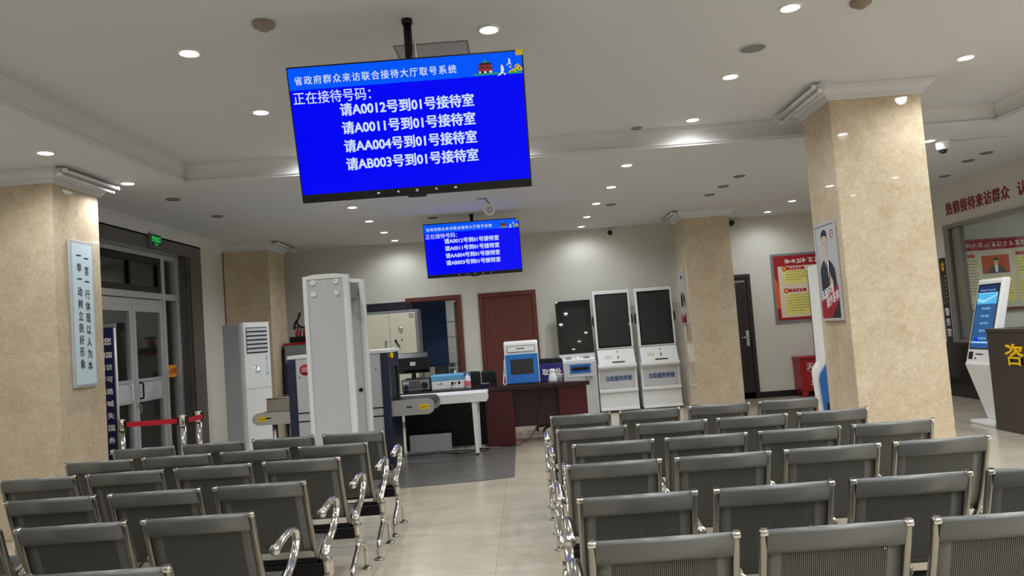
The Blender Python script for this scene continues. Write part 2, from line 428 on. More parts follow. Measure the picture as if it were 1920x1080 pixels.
# entrance: dark stone surround, aluminium frame, two glazed leaves
SX = XL + 0.03
struct('trim_4', G().prism([(7.85,0),(8.30,0),(8.30,2.93),(11.12,2.93),(11.12,0),(11.50,0),(11.50,3.12),(7.85,3.12)], 'x', XL, SX).prism([(8.30,0),(8.34,0),(8.34,2.93),(11.08,2.93),(11.08,0),(11.12,0),(11.12,2.97),(8.30,2.97)], 'x', XL-0.24, XL), M['dark_stone'])
FX0, FX1 = XL-0.22, XL-0.13
g = G()
for a, b, z0, z1 in ((8.34,11.08,2.87,2.93),(8.34,11.08,2.30,2.385),(8.34,8.42,0,2.9),(8.82,8.90,0,2.9),(10.55,10.64,0,2.9),(10.98,11.08,0,2.9)):
    e = 0.003 if z1-z0 < 0.2 else 0.0
    g.box(FX0-e, FX1+e, a, b, z0, z1, 0.004)
door = struct('door_1', g, M['alu'])
door_frame = door
struct('transom_frame', G().box(FX0+0.02,FX1-0.015,8.90,10.55,2.385,2.47,0.003).box(FX0+0.02,FX1-0.015,8.90,10.55,2.78,2.87,0.003).box(FX0+0.02,FX1-0.015,8.90,8.98,2.47,2.78,0.003).box(FX0+0.02,FX1-0.015,10.47,10.55,2.47,2.78,0.003).box(FX0+0.02,FX1-0.015,9.70,9.75,2.47,2.78,0.003), M['black_metal'], door)
struct('transom_pane', G().box(FX0+0.035, FX0+0.043, 8.95, 10.5, 2.46, 2.79), M['glass'], door)
struct('side_pane', G().box(FX0+0.035, FX0+0.043, 10.62, 11.0, 0.05, 2.88), M['glass'], door)
struct('side_pane', G().box(FX0+0.035, FX0+0.043, 8.40, 8.84, 0.05, 2.88), M['glass'], door)
for y0, y1, hs in ((8.91,9.72,1),(9.73,10.54,-1)):
    g = G(); X0, X1 = FX0+0.02, FX1-0.005
    for a, b, z0, z1 in ((y0,y0+0.075,0.02,2.29),(y1-0.075,y1,0.02,2.29),(y0+0.075,y1-0.075,2.12,2.288),(y0+0.075,y1-0.075,0.02,0.16),(y0+0.075,y1-0.075,1.215,1.25),(y0+0.075,y1-0.075,0.955,0.99)):
        g.box(X0, X1, a, b, z0, z1, 0.003)
    lf = struct('door_leaf', g, M['alu'], door)
    struct('kick_panel', G().box(X0+0.02, X1-0.02, y0+0.07, y1-0.07, 0.985, 1.22), M['light_grey'], lf)
    struct('leaf_pane', G().box(X0+0.03, X0+0.037, y0+0.07, y1-0.07, 1.24, 2.13).box(X0+0.03, X0+0.037, y0+0.07, y1-0.07, 0.15, 0.965), M['glass'], lf)
    hy = y1-0.13 if hs > 0 else y0+0.13
    struct('handle', G().tube(smooth([(X1-0.02,hy,1.00),(X1+0.025,hy,1.01),(X1+0.028,hy,1.1),(X1+0.025,hy,1.19),(X1-0.02,hy,1.2)],4), 0.011, 0.011, 8, (0,1,0)), M['white_metal'] if hs > 0 else M['black_metal'], lf)
struct('lock', G().cyl((FX1-0.01,9.74,0.92),(FX1+0.02,9.74,0.92),0.022).tube(smooth([(FX1+0.015,9.74,0.93),(FX1+0.02,9.80,0.91),(FX1+0.02,9.79,0.84),(FX1+0.02,9.76,0.82)],4),0.006,0.006,8,(1,0,0)), M['chrome'], door)
st = struct('safety_sticker', G().box(FX0+0.044, FX0+0.046, 10.66, 10.97, 1.22, 1.39), M['orange_sticker'], door)
struct('sticker_lettering', text_mesh('小心玻璃', -0.135, 0.135, -0.045, 0.045, 0.002), M['ink_red'], st, (FX0+0.047, 10.815, 1.305)).rotation_euler = (PI/2, 0, PI/2)

# open doorway and closed door in the far wall, dark door beyond the far right pillar
def door_case(name, x0, x1, z1, w, wood):
    g = G().prism([(x0,0),(x0+w,0),(x0+w,z1-w),(x1-w,z1-w),(x1-w,0),(x1,0),(x1,z1),(x0,z1)], 'y', WY-0.035, WY+0.0, 0, 0.006)
    return struct(name, g, wood)
d2 = door_case('door_2', -2.13, -1.12, 2.25, 0.075, M['brown_wood'])
struct('jamb', G().prism([(-2.06,0),(-2.035,0),(-2.035,2.16),(-1.215,2.16),(-1.215,0),(-1.19,0),(-1.19,2.185),(-2.06,2.185)], 'y', WY, WY+0.2), M['brown_wood'], d2)
lf = struct('door_leaf', G().box(-0.82, 0, -0.02, 0.02, 0.01, 2.15, 0.003), M['brown_wood'], d2, (-1.22, WY+0.19, 0)); lf.rotation_euler = (0, 0, math.radians(-82))
d3 = door_case('door_3', -0.81, 0.235, 2.24, 0.08, M['brown_wood'])
lf = struct('door_leaf', G().box(-0.73, 0.155, WY-0.012, WY+0.02, 0.01, 2.16, 0.003), M['brown_wood'], d3)
struct('handle', G().box(0.045,0.085,WY-0.02,WY-0.012,0.98,1.2,0.003).cyl((0.065,WY-0.06,1.12),(0.065,WY-0.015,1.12),0.01).cyl((0.065,WY-0.055,1.12),(-0.05,WY-0.055,1.12),0.009), M['chrome'], lf)
d4 = door_case('door_4', 3.15, 4.105, 2.235, 0.075, M['door_dark'])
lf = struct('door_leaf', G().box(3.225, 4.03, WY-0.015, WY+0.02, 0.01, 2.16, 0.003), M['door_dark'], d4)
struct('door_panel', G().box(3.32, 3.93, WY-0.022, WY-0.014, 1.25, 2.05, 0.006).box(3.32, 3.93, WY-0.022, WY-0.014, 0.2, 1.1, 0.006), M['door_dark'], lf)
struct('top_rail_strip', G().box(3.25, 4.0, WY-0.024, WY-0.014, 2.085, 2.125, 0.003), M['grey'], lf)
struct('handle', G().box(3.94,4.0,WY-0.03,WY-0.014,0.94,1.22,0.008).cyl((3.97,WY-0.075,1.10),(3.97,WY-0.02,1.10),0.012).cyl((3.97,WY-0.07,1.10),(3.85,WY-0.07,1.10),0.011), M['steel'], lf)

# ------------------------------------------------------------------ marble pillars
def pillar(x0, x1, y0, y1, top, label):
    t = thing('pillar', label, 'pillar', ((x0+x1)/2, (y0+y1)/2, 0))
    hx, hy = (x1-x0)/2, (y1-y0)/2
    obj('shaft', G().box(-hx, hx, -hy, hy, 0, top-0.02, 0.008, 0, 2), M['marble'], t)
    P = [(-0.002,top-0.125),(-0.002,top),(0.105,top),(0.105,top-0.022),(0.09,top-0.027),(0.085,top-0.045),(0.06,top-0.07),(0.035,top-0.085),(0.035,top-0.098),(0.02,top-0.103),(0.02,top-0.118),(0.012,top-0.125)]
    obj('cornice', ring(G(), (-hx,hx,-hy,hy), P), M['trim'], t)
    return t
PR = (2.828, 3.635, 6.74, 7.39)
PL = (-4.95+0.11, -4.14, 6.75, 7.50)
pillar(*PR, UP, 'large beige marble pillar standing behind the right-hand benches, poster on its left face')
pillar(*PL, LOW, 'large beige marble pillar behind the left-hand benches, pale blue notice on its side')
pillar(XL+0.02, -4.09, 12.40, 13.20, LOW, 'distant beige marble pillar behind the standing air conditioner')
pillar(2.68, 3.43, 12.45, 13.20, LOW, 'distant beige marble pillar beside the self-service kiosks, lamps mirrored in it')

def batten(label, x, y0, y1, z, s):
    """twin unlit tube fitting on the cornice; s = side the tubes face"""
    t = thing('tube_light', label, 'lamp', (x, (y0+y1)/2, z)); h = (y1-y0)/2
    obj('housing', G().prism([(0,0.0),(0,0.03),(s*0.055,0.05),(s*0.07,0.045),(s*0.07,0.03),(s*0.02,0.0)], 'y', -h, h), M['light_grey'], t)
    obj('bracket', G().box(min(-s*0.07,s*0.03), max(-s*0.07,s*0.03), -h*0.6, -h*0.5, 0.045, 0.06).box(min(-s*0.07,s*0.03), max(-s*0.07,s*0.03), h*0.5, h*0.6, 0.045, 0.06), M['grey'], t)
    for dx, dz in ((0.045,-0.005),(0.095,0.028)):
        obj('tube', G().cyl((s*dx,-h+0.03,dz),(s*dx,h-0.03,dz),0.013,None,12), M['tube'], t)
        [obj('lamp_holder', G().box(s*dx-0.019,s*dx+0.019,e+dx*0.03,e+0.03+dx*0.03,dz-0.017,dz+0.017,0.004), M['white'], t) for e in (-h, h-0.03)]
batten('unlit twin tube light on the cornice of the left marble pillar', PL[1]+0.10, 6.62, 7.52, LOW-0.075, 1)
batten('unlit grey tube light on the cornice of the large right marble pillar', PR[0]-0.10, 6.54, 7.56, UP-0.075, -1)
batten('unlit tube light on the cornice of the distant left pillar', -4.09+0.10, 12.3, 13.3, LOW-0.075, 1)
batten('unlit tube light on the cornice of the distant pillar by the kiosks', 2.68-0.10, 12.3, 13.25, LOW-0.075, -1)

# ------------------------------------------------------------------ ceiling fittings
def downlight(z):
    t = thing('downlight', '', 'ceiling light', (0, 0, z))
    obj('trim_ring', G().lathe([(0.056,0.004),(0.056,-0.010),(0.064,-0.013),(0.074,-0.009),(0.076,0.0)], seg=28), M['white'], t)
    obj('diffuser', G().lathe([(0.056,-0.004),(0.03,-0.0045),(0,-0.0045)], seg=24), M['disc'], t)
    ld = bpy.data.lights.new('bulb', 'SPOT'); ld.energy = BEAM; ld.spot_size = math.radians(160); ld.spot_blend = 0.65; ld.shadow_soft_size = 0.05; ld.color = (0.915, 0.965, 1.0)
    lo = bpy.data.objects.new('bulb', ld); COL.objects.link(lo); lo.parent = t; lo.location = (0, 0, -0.02)
    return t
proto_light = downlight(UP); first = True; BULBS = {}
def light(x, y, z, label, group=None):
    global first
    t = proto_light if first else copy_tree(proto_light); first = False
    k = 1.7 if z == 3.0 else 0.42 if z == UP and y > 7.3 else 0.72 if x < -1.5 and z == UP else 1.22 if x > 2.5 and y < 8.1 else 0.42 if z == LOW and y > 13 else 1.28 if z == LOW and y > 8.1 else 1.0   # energy factor by position, tuned to balance wall, ceiling and room brightness
    for c in t.children:
        if c.type == 'LIGHT':
            if k not in BULBS: d_ = c.data.copy(); d_.energy = BEAM*k; BULBS[k] = d_
            c.data = BULBS[k]
    t.location = (x, y, z); t['label'] = label
    if group: t['group'] = group
    return t
light(-2.04, 4.85, UP, 'lit round downlight in the recessed ceiling, nearest one left of the big hanging screen')
light(-2.04, 6.20, UP, 'lit round downlight in the recessed ceiling, beside the left edge of the big screen')
light(-0.09, 4.85, UP, 'lit round downlight just above the top right of the big hanging screen')
light(1.86, 4.88, UP, 'lit round downlight at the top edge of view, farthest from the screens in its row')
light(1.83, 6.22, UP, 'lit round downlight next to the flat round ceiling speaker')
light(1.80, 7.50, UP, 'lit round downlight by the far moulding of the recessed ceiling')
light(3.74, 6.20, UP, 'lit round downlight above the large right pillar, at the far right of the recess')
for y in (3.50, 2.15, 0.80, -0.55, -1.90):
    for x in ((-2.04, -0.09, 1.83, 2.8, 3.74) if y > -1 else (-0.09, 1.83, 3.74)):  # denser column at the right added, out of view, to brighten that side
        light(x, y, UP, 'lit round downlight overhead in the recessed ceiling, out of view, in a grid with an added column', 'downlights behind the viewer')
light(-2.04, 7.56, UP, 'lit round downlight hidden behind the left half of the big screen')
light(-0.09, 7.56, UP, 'lit round downlight hidden behind the right half of the big screen')
light(3.74, 4.85, UP, 'lit round downlight just outside the view over the right-hand benches')
light(-3.84, 6.20, LOW, 'lit round downlight above the corner of the left pillar cornice')
light(-3.84, 7.51, LOW, 'lit round downlight beside the tube light of the left pillar')
row = ['nearest the big screen', 'second from the big screen', 'third from the big screen', 'nearest the far wall']
for (x, y), s in zip(((-2.11,9.80),(-2.14,11.03),(-2.155,12.28),(-2.17,13.40)), row):
    light(x, y, LOW, 'lit round downlight in the line left of the small screen, %s' % s)
row = ['closest to the moulding', 'second from the moulding', 'middle of the five', 'second from the far wall', 'hard by the far wall']
for (x, y), s in zip(((1.26,8.47),(1.23,9.75),(1.15,10.99),(1.12,12.26),(1.114,13.40)), row):
    light(x, y, LOW, 'lit round downlight in the line right of the small screen, %s' % s)
light(4.386, 12.20, LOW, 'lit round downlight near the right pillar, over the dark door')
light(4.34, 13.30, LOW, 'lit round downlight close to the far wall above the red poster')
light(4.57, 8.40, LOW, 'lit round downlight beside the white dome camera')
for x, y in ((5.9,8.0),(5.9,6.3),(5.3,7.0),(5.3,5.6),(5.3,4.2),(5.3,2.8),(5.3,1.4),(5.3,0.0)):  # first pair added, out of view, to brighten the right wall and counter
    light(x, y, LOW, 'lit round downlight over the right side aisle, out of view, in a set partly added for brightness', 'downlights over the right side aisle')
for x, y in ((-3.84,4.8),(-3.84,2.0)):
    light(x, y, LOW, 'lit round downlight over the left side aisle, behind the viewer', 'downlights over the left side aisle')
light(-0.9, 15.4, 3.0, 'unseen round downlight added to brighten the store room behind the open doorway')  # added lamp, lifts the light inside the store room
light(8.4, 9.2, 3.0, 'lit round downlight inside the police room', 'downlights in the police room')
light(8.4, 11.2, 3.0, 'lit round downlight inside the police room', 'downlights in the police room')

pm = None
def dead_light(x, y, label):
    global pm
    if pm is None:
        pm = G().lathe([(0.0,-0.004),(0.055,-0.004),(0.058,-0.012),(0.072,-0.012),(0.078,0.001)], seg=24).mesh('unlit_downlight')
    tag(obj('unlit_downlight', pm, M['disc_off'], None, (x, y, LOW)), label, 'ceiling light')
dead_light(-3.82, 8.45, 'unlit grey downlight left of the recess corner, nearer the left pillar')
dead_light(-3.83, 9.72, 'unlit grey downlight over the entrance doors, farther from the left pillar')
dead_light(-1.235, 11.18, 'unlit grey downlight just left of the small hanging screen')
dead_light(1.39, 11.2, 'unlit grey downlight beside the middle lamp of the right-hand line')
dead_light(2.85, 9.69, 'unlit grey downlight ahead of the far right pillar, nearest the moulding')
dead_light(2.82, 10.36, 'unlit grey downlight ahead of the far right pillar, middle one of three')
dead_light(2.78, 10.99, 'unlit grey downlight ahead of the far right pillar, nearest its cornice')
dead_light(5.81, 9.82, 'unlit grey downlight past the dome camera, nearer to it of the two side by side')
dead_light(5.78, 9.38, 'unlit grey downlight closest to the right edge of the photo')
dead_light(6.10, 10.9, 'unlit grey downlight over the far end of the police room window')

tag(obj('smoke_detector', G().lathe([(0,-0.052),(0.022,-0.052),(0.034,-0.044),(0.04,-0.03),(0.062,-0.026),(0.068,-0.012),(0.066,0.001)], seg=24), M['beige_plastic'], None, (-1.43, 4.49, UP)), 'round smoke detector on the recessed ceiling, up and left of the big screen pole', 'smoke detector')
tag(obj('smoke_detector', G().lathe([(0,-0.052),(0.022,-0.052),(0.034,-0.044),(0.04,-0.03),(0.062,-0.026),(0.068,-0.012),(0.066,0.001)], seg=24), M['beige_plastic'], None, (2.31, 4.87, UP)), 'round smoke detector cut by the top edge, right of a lit downlight', 'smoke detector')
t = thing('ceiling_speaker', 'flat grey round speaker in the recessed ceiling near the right pillar', 'speaker', (1.825, 5.59, UP))
obj('rim', G().lathe([(0.09,-0.002),(0.09,-0.008),(0.104,-0.007),(0.108,0.001)], seg=32), M['light_grey'], t)
obj('grille', G().lathe([(0,-0.005),(0.09,-0.005)], seg=32), M['speaker_grille'], t)
tag(obj('sprinkler_plate', G().lathe([(0,-0.02),(0.03,-0.02),(0.05,-0.012),(0.055,0.001)], seg=20), M['grey'], None, (1.27, 7.66, UP)), 'small dark round fitting on the ceiling just before the far moulding', 'ceiling fitting')
t = thing('access_hatch', 'square access hatch in the ceiling behind the big screen pole', 'hatch', (-0.49, 5.27, UP))
obj('hatch_frame', G().box(-0.25,0.25,-0.26,-0.245,-0.004,0.002).box(-0.25,0.25,0.245,0.26,-0.004,0.002).box(-0.25,-0.235,-0.245,0.245,-0.004,0.002).box(0.235,0.25,-0.245,0.245,-0.004,0.002), M['grey'], t)
obj('hatch_panel', G().box(-0.235,0.235,-0.245,0.245,-0.003,0.002), M['hatch_grey'], t)
t = thing('dome_camera', 'white dome security camera on the ceiling behind the large right pillar', 'camera', (4.75, 8.47, LOW))
obj('mount', G().lathe([(0,0.0),(0.075,0.0),(0.075,-0.02),(0.068,-0.035),(0.066,-0.075),(0.055,-0.085),(0,-0.085)], seg=28), M['white'], t)
obj('dome', G().lathe([(0.05,-0.08),(0.05,-0.095),(0.045,-0.12),(0.03,-0.14),(0,-0.147)], seg=24), M['black_gloss'], t)
obj('dome_ring', G().lathe([(0.05,-0.08),(0.056,-0.085),(0.056,-0.096),(0.05,-0.1)], seg=24), M['white'], t)
obj('cable', G().tube(smooth([(0.07,0,-0.006),(0.25,0.05,-0.006),(0.45,-0.02,-0.006),(0.75,0.02,-0.006)],5),0.005,0.005,6,(0,0,1)), M['light_grey'], t)
t = thing('wall_camera', 'small black dome camera high on the far wall above the kiosks', 'camera', (1.66, WY, 3.17))
obj('base_plate', G().box(-0.07,0.07,-0.03,0,-0.07,0.06,0.01), M['white'], t)
obj('dome', G().lathe([(0.048,-0.03),(0.05,-0.05),(0.042,-0.08),(0.022,-0.098),(0,-0.102)], (0,0,-0.01), 'y', 20), M['black_gloss'], t)
t = thing('wall_camera', 'small black camera on the far wall right of the distant pillar', 'camera', (3.86, WY, 3.17))
obj('base_plate', G().box(-0.04,0.04,-0.02,0,-0.05,0.05,0.008), M['black'], t)
obj('dome', G().lathe([(0.05,-0.02),(0.056,-0.05),(0.045,-0.09),(0.02,-0.11),(0,-0.113)], (0,0,0.0), 'y', 20), M['black_gloss'], t)
t = thing('hanging_ring', 'small white ring-shaped fitting hanging from a bent bracket by the small screen', 'ceiling fitting', (-0.40, 9.9, LOW))
obj('bracket', G().box(-0.10,0.03,-0.012,0.012,-0.008,0.0).tube([(0.0,0,-0.005),(0.045,0,-0.055),(0.05,0,-0.075)],0.007,0.007,8,(0,1,0)).box(0.032,0.07,-0.014,0.014,-0.082,-0.066), M['grey'], t)
obj('ring', G().lathe([(0.052,-0.01),(0.052,-0.028),(0.062,-0.034),(0.074,-0.028),(0.076,0.0),(0.07,0.02),(0.0,0.02)], (0.05,0,-0.152), 'y', 28), M['white'], t)
obj('face', G().lathe([(0,-0.012),(0.053,-0.012)], (0.05,0,-0.152), 'y', 28), M['light_grey'], t)

# ------------------------------------------------------------------ hanging queue screens
TW, TH, TILT = 1.38, 0.79, math.radians(14.5)
BX = 0.009; VW = TW-2*BX                     # bezel, picture width
def sx(u): return -TW/2 + u*TW               # fractions of the whole front, from the top left
def sy(v): return TH/2 - v*TH
def hang_screen(x, y, top):
    t = thing('queue_screen', '', 'screen', (x, y, top)); cz = 2.741-top
    obj('pole', G().cyl((0,0.16,-0.002),(0,0.16,cz+0.1),0.026,None,16).lathe([(0.026,-0.03),(0.032,-0.03),(0.035,-0.02),(0.035,0.0),(0,0.0)],(0,0.16,0),'z',20), M['black_metal'], t)
    obj('pole_tube', G().cyl((0.038,0.165,-0.13),(0.038,0.165,cz+0.12),0.006,None,8), M['white'], t)
    h = obj('housing', G().box(-TW/2,TW/2,-TH/2,TH/2,-0.045,-0.001,0.006).box(-TW*0.36,TW*0.36,-TH*0.42,TH*0.16,-0.085,-0.045,0.01).box(-0.055,0.055,-TH/2-0.012,-TH/2+0.01,-0.03,-0.002,0.003), M['black'], t, (0,0,cz), (PI/2+TILT,0,0))
    obj('tilt_bracket', G().box(-0.12,0.12,0.06,0.14,-0.09,0.16,0.008), M['black_metal'], t, (0,0.03,cz))
    g = G(); z = 0.0006; b = sy(0.937)
    x0, x1 = -TW/2+BX, TW/2-BX; yt = TH/2-BX; yh = sy(0.168)
    g.poly([(x0,b,z),(x1,b,z),(x1,yh,z),(x0,yh,z)], 0); g.poly([(x0,yh,z),(x1,yh,z),(x1,yt,z),(x0,yt,z)], 1)
    s = obj('screen', g, [M['scr_blue'], M['scr_head']], h)
    L = lambda a: a
    k = 0.0016
    obj('header_text', text_mesh('省政府群众来访联合接待大厅取号系统', sx(0.031), sx(0.716), sy(0.133), sy(0.070), 0.0006, 1.22), M['scr_white'], s, (0,0,k))
    obj('caption_text', text_mesh('正在接待号码：', sx(0.018), sx(0.346), sy(0.272), sy(0.182), 0.0006, 1.0), M['scr_white'], s, (0,0,k))
    for i, line in enumerate(('请A0012号到01号接待室','请A0011号到01号接待室','请AA004号到01号接待室','请AB003号到01号接待室')):
        c = 0.330 + i*0.1335
        obj('number_line', text_mesh(line, sx(0.210), sx(0.778), sy(c+0.046), sy(c-0.046), 0.0022, 1.0), M['scr_white'], s, (0,0,k))
    for i, u in enumerate((0.334, 0.42, 0.502, 0.586, 0.669)):
        g = G(); cx_, cy_, r = sx(u), sy(0.962), 0.0075; z = 0.0008
        if i in (0, 4): g.poly([(cx_-r,cy_-r*.5,z),(cx_-r*.2,cy_-r*.5,z),(cx_+r*.5,cy_-r,z),(cx_+r*.5,cy_+r,z),(cx_-r*.2,cy_+r*.5,z),(cx_-r,cy_+r*.5,z)]).poly([(cx_+r*.8,cy_-r*.6,z),(cx_+r*1.1,cy_-r*.6,z),(cx_+r*1.1,cy_+r*.6,z),(cx_+r*.8,cy_+r*.6,z)])
        elif i == 1: g.poly([(cx_-r,cy_,z),(cx_+r*.7,cy_-r,z),(cx_+r*.7,cy_+r,z)])
        else:
            n = 4 if i == 3 else 14; ro, ri = r*1.1, r*0.7; off = PI/4 if n == 4 else 0
            for q in range(n):
                a0, a1 = off+2*PI*q/n, off+2*PI*(q+1)/n
                g.poly([(cx_+ro*math.cos(a0),cy_+ro*math.sin(a0),z),(cx_+ro*math.cos(a1),cy_+ro*math.sin(a1),z),(cx_+ri*math.cos(a1),cy_+ri*math.sin(a1),z),(cx_+ri*math.cos(a0),cy_+ri*math.sin(a0),z)])
        obj('navigation_icon', g, M['icon'], s)
    # header picture: a tiered tower, two white birds, a row of sunflowers
    W = TW; ox, oy = sx(0.835), sy(0.155); z = k
    g = G()
    def R(a, b, c, d, mi, zz=0.0): g.poly([(ox+a*W,oy+c*W,z+zz),(ox+b*W,oy+c*W,z+zz),(ox+b*W,oy+d*W,z+zz),(ox+a*W,oy+d*W,z+zz)], mi)
    def Q(p, mi, zz=0.0): g.poly([(ox+a*W,oy+b*W,z+zz) for a, b in p], mi)
    R(-0.048,0.06,-0.004,0.003,2); R(-0.028,0.034,0.003,0.012,0); R(-0.026,0.032,0.012,0.022,1)
    for a in (-0.024,-0.004,0.0,0.018,0.024): R(a,a+0.007,0.004,0.011,3,0.0002)
    Q([(-0.034,0.022),(0.038,0.022),(0.032,0.027),(-0.026,0.027)],0,0.0002); R(-0.023,0.029,0.027,0.037,1)
    for a in (-0.018,-0.006,0.008,0.02): R(a,a+0.004,0.028,0.036,0,0.0002)
    Q([(-0.033,0.037),(0.038,0.037),(0.022,0.046),(0.004,0.054),(-0.014,0.046)],0,0.0002); Q([(-0.014,0.046),(0.022,0.046),(0.006,0.055),(0.004,0.062),(0.002,0.055)],2,0.0004)
    obj('tower_picture', g, [M['scr_dark'],M['scr_red'],M['scr_green'],M['scr_pale']], s)
    for bx, by, sc_ in ((0.905,0.165,1.0),(0.938,0.098,0.62)):
        px, py = sx(bx), sy(by); w = 0.021*W*sc_
        g = G().poly([(px-0.95*w,py-0.35*w,z+.0004),(px-0.2*w,py-0.1*w,z+.0004),(px+0.35*w,py+0.3*w,z+.0004),(px+0.2*w,py+0.5*w,z+.0004),(px-0.25*w,py+0.3*w,z+.0004)])
        g.poly([(px-0.1*w,py+0.3*w,z+.0005),(px+0.35*w,py+0.3*w,z+.0005),(px+0.55*w,py+1.0*w,z+.0005),(px+0.3*w,py+1.7*w,z+.0005),(px,py+1.9*w,z+.0005),(px-0.1*w,py+1.3*w,z+.0005)])
        g.poly([(px+0.25*w,py+0.3*w,z+.0004),(px+0.85*w,py+0.1*w,z+.0004),(px+0.6*w,py-0.3*w,z+.0004)])
        obj('bird_picture', g, M['scr_pale'], s)
    for fx, fy, r in ((0.946,0.117,.0055),(0.944,0.15,.005),(0.956,0.14,.006),(0.966,0.145,.0065),(0.972,0.118,.0085),(0.978,0.108,.006),(0.984,0.13,.0095),(0.993,0.14,.005)):
        px, py = sx(fx)-0.004, sy(fy); r *= W*0.9; g = G(); zz = z+0.0003+fx*1e-5
        def D(rr, dz, mi, n=12): g.poly([(px+rr*math.cos(2*PI*q/n),py+rr*math.sin(2*PI*q/n),zz+dz) for q in range(n)], mi)
        D(r,0,0); D(r*0.5,0.0003,1)
        obj('flower_picture', g, [M['scr_yellow'],M['scr_dark']], s)
    g = G(); q = [(sx(0.93),sy(0.168)),(sx(0.99),sy(0.168)),(sx(0.99),sy(0.145)),(sx(0.965),sy(0.125)),(sx(0.94),sy(0.14))]
    obj('leaf_picture', g.poly([(a,b_,z+0.0001) for a, b_ in q]), M['scr_green'], s)
    st = obj('sticker', G().box(sx(0.968),sx(0.999),sy(0.04),sy(0.001),0.0,0.003,0.001), M['yellow'], h)
    return t
tv = hang_screen(-0.585, 4.45, UP)
tag(tv, 'big blue queue screen hanging from a pole over the benches, nearest the viewer', 'screen')
tv2 = hang_screen(-0.665, 11.0, LOW)
tag(tv2, 'smaller-looking blue queue screen hanging farther back, before the far wall', 'screen')

# ------------------------------------------------------------------ beam benches
NS, PITCH = 4, 0.55
SWID = 0.484
def seat_part(parent, x):
    """one perforated seat: sheet with its back, padded top band, chromed side rails"""
    prof = smooth([(0,0.030,0.735),(0,0.070,0.61),(0,0.112,0.50),(0,0.150,0.435),(0,0.200,0.400),(0,0.265,0.398),(0,0.340,0.414),(0,0.425,0.428),(0,0.462,0.420),(0,0.476,0.396)], 3)
    prof = [(p.y, p.z) for p in prof]
    a = SWID/2 - 0.018; xs = [-a, -a+0.052, a-0.052, a]; th = 0.0028
    s = [0.0]
    for p, q in zip(prof, prof[1:]): s.append(s[-1]+math.hypot(q[0]-p[0], q[1]-p[1]))
    g = G(); uv = g.b.loops.layers.uv.new('UVMap')
    rows = []
    for side in (1, -1):
        R_ = []
        for i, (y, z) in enumerate(prof):
            p, q = prof[max(i-1,0)], prof[min(i+1,len(prof)-1)]
            L = math.hypot(q[0]-p[0], q[1]-p[1]); nx, nz = (q[1]-p[1])/L, -(q[0]-p[0])/L
            R_.append([g.b.verts.new((xx, y-side*nx*th/2, z-side*nz*th/2)) for xx in xs])
        rows.append(R_)
    for k, R_ in enumerate(rows):
        for i in range(len(prof)-1):
            for j in range(3):
                vs = [(R_[i][j], xs[j], s[i]), (R_[i][j+1], xs[j+1], s[i]), (R_[i+1][j+1], xs[j+1], s[i+1]), (R_[i+1][j], xs[j], s[i+1])]
                if k: vs = vs[::-1]
                f = g.b.faces.new([v[0] for v in vs]); f.smooth = True
                f.material_index = 1 if (j == 1 and 0.0 <= s[i] and s[i+1] < s[-1]-0.07 and not (0.32 < s[i] < 0.40)) else 0
                for lp, v in zip(f.loops, vs): lp[uv].uv = (v[1]+1, v[2])
    A, B = rows
    for i in range(len(prof)-1):
        g.b.faces.new((A[i][0], A[i+1][0], B[i+1][0], B[i][0])); g.b.faces.new((A[i][3], B[i][3], B[i+1][3], A[i+1][3]))
    g.b.faces.new([A[0][j] for j in range(4)] + [B[0][j] for j in (3,2,1,0)]); g.b.faces.new([A[-1][j] for j in (3,2,1,0)] + [B[-1][j] for j in range(4)])
    seat = obj('seat', g, [M['seat'], M['perf']], parent, (x, 0, 0))
    band = [(-0.012,0.792),(-0.008,0.806),(0.002,0.812),(0.013,0.808),(0.018,0.796),(0.030,0.742),(0.031,0.733),(0.024,0.729),(0.014,0.731),(0.008,0.745)]
    g = G().prism(band, 'x', -a+0.002, a-0.002)
    for f in g.b.faces:
        if len(f.verts) == 4: f.smooth = True
    obj('top_band', g, M['seat'], seat)
    path = smooth([(0,-0.010,0.806),(0,0.006,0.800),(0,0.022,0.745),(0,0.056,0.64),(0,0.100,0.52),(0,0.148,0.425),(0,0.190,0.368),(0,0.222,0.348),(0,0.262,0.362),(0,0.330,0.398),(0,0.420,0.428),(0,0.462,0.424),(0,0.474,0.405)], 3)
    for sgn in (-1, 1):
        xx = sgn*(SWID/2-0.011)
        obj('side_rail', G().bar([(p.x+xx, p.y, p.z) for p in path], 0.022, 0.026), M['chrome_bar'], seat)
        obj('end_cap', G().tube([(xx-0.014,-0.004,0.803),(xx-0.010,-0.004,0.803),(xx+0.010,-0.004,0.803),(xx+0.014,-0.004,0.803)],0.0128,0.0128,10,(0,1,0),0,True,True,[0.6,1,1,0.6]), M['chrome'], seat)
    obj('bracket', G().box(-a,a,0.196,0.244,0.338,0.352).box(-a-0.012,-a+0.012,0.145,0.165,0.408,0.455,0.004).box(a-0.012,a+0.012,0.145,0.165,0.408,0.455,0.004), M['black_metal'], seat)
    return seat

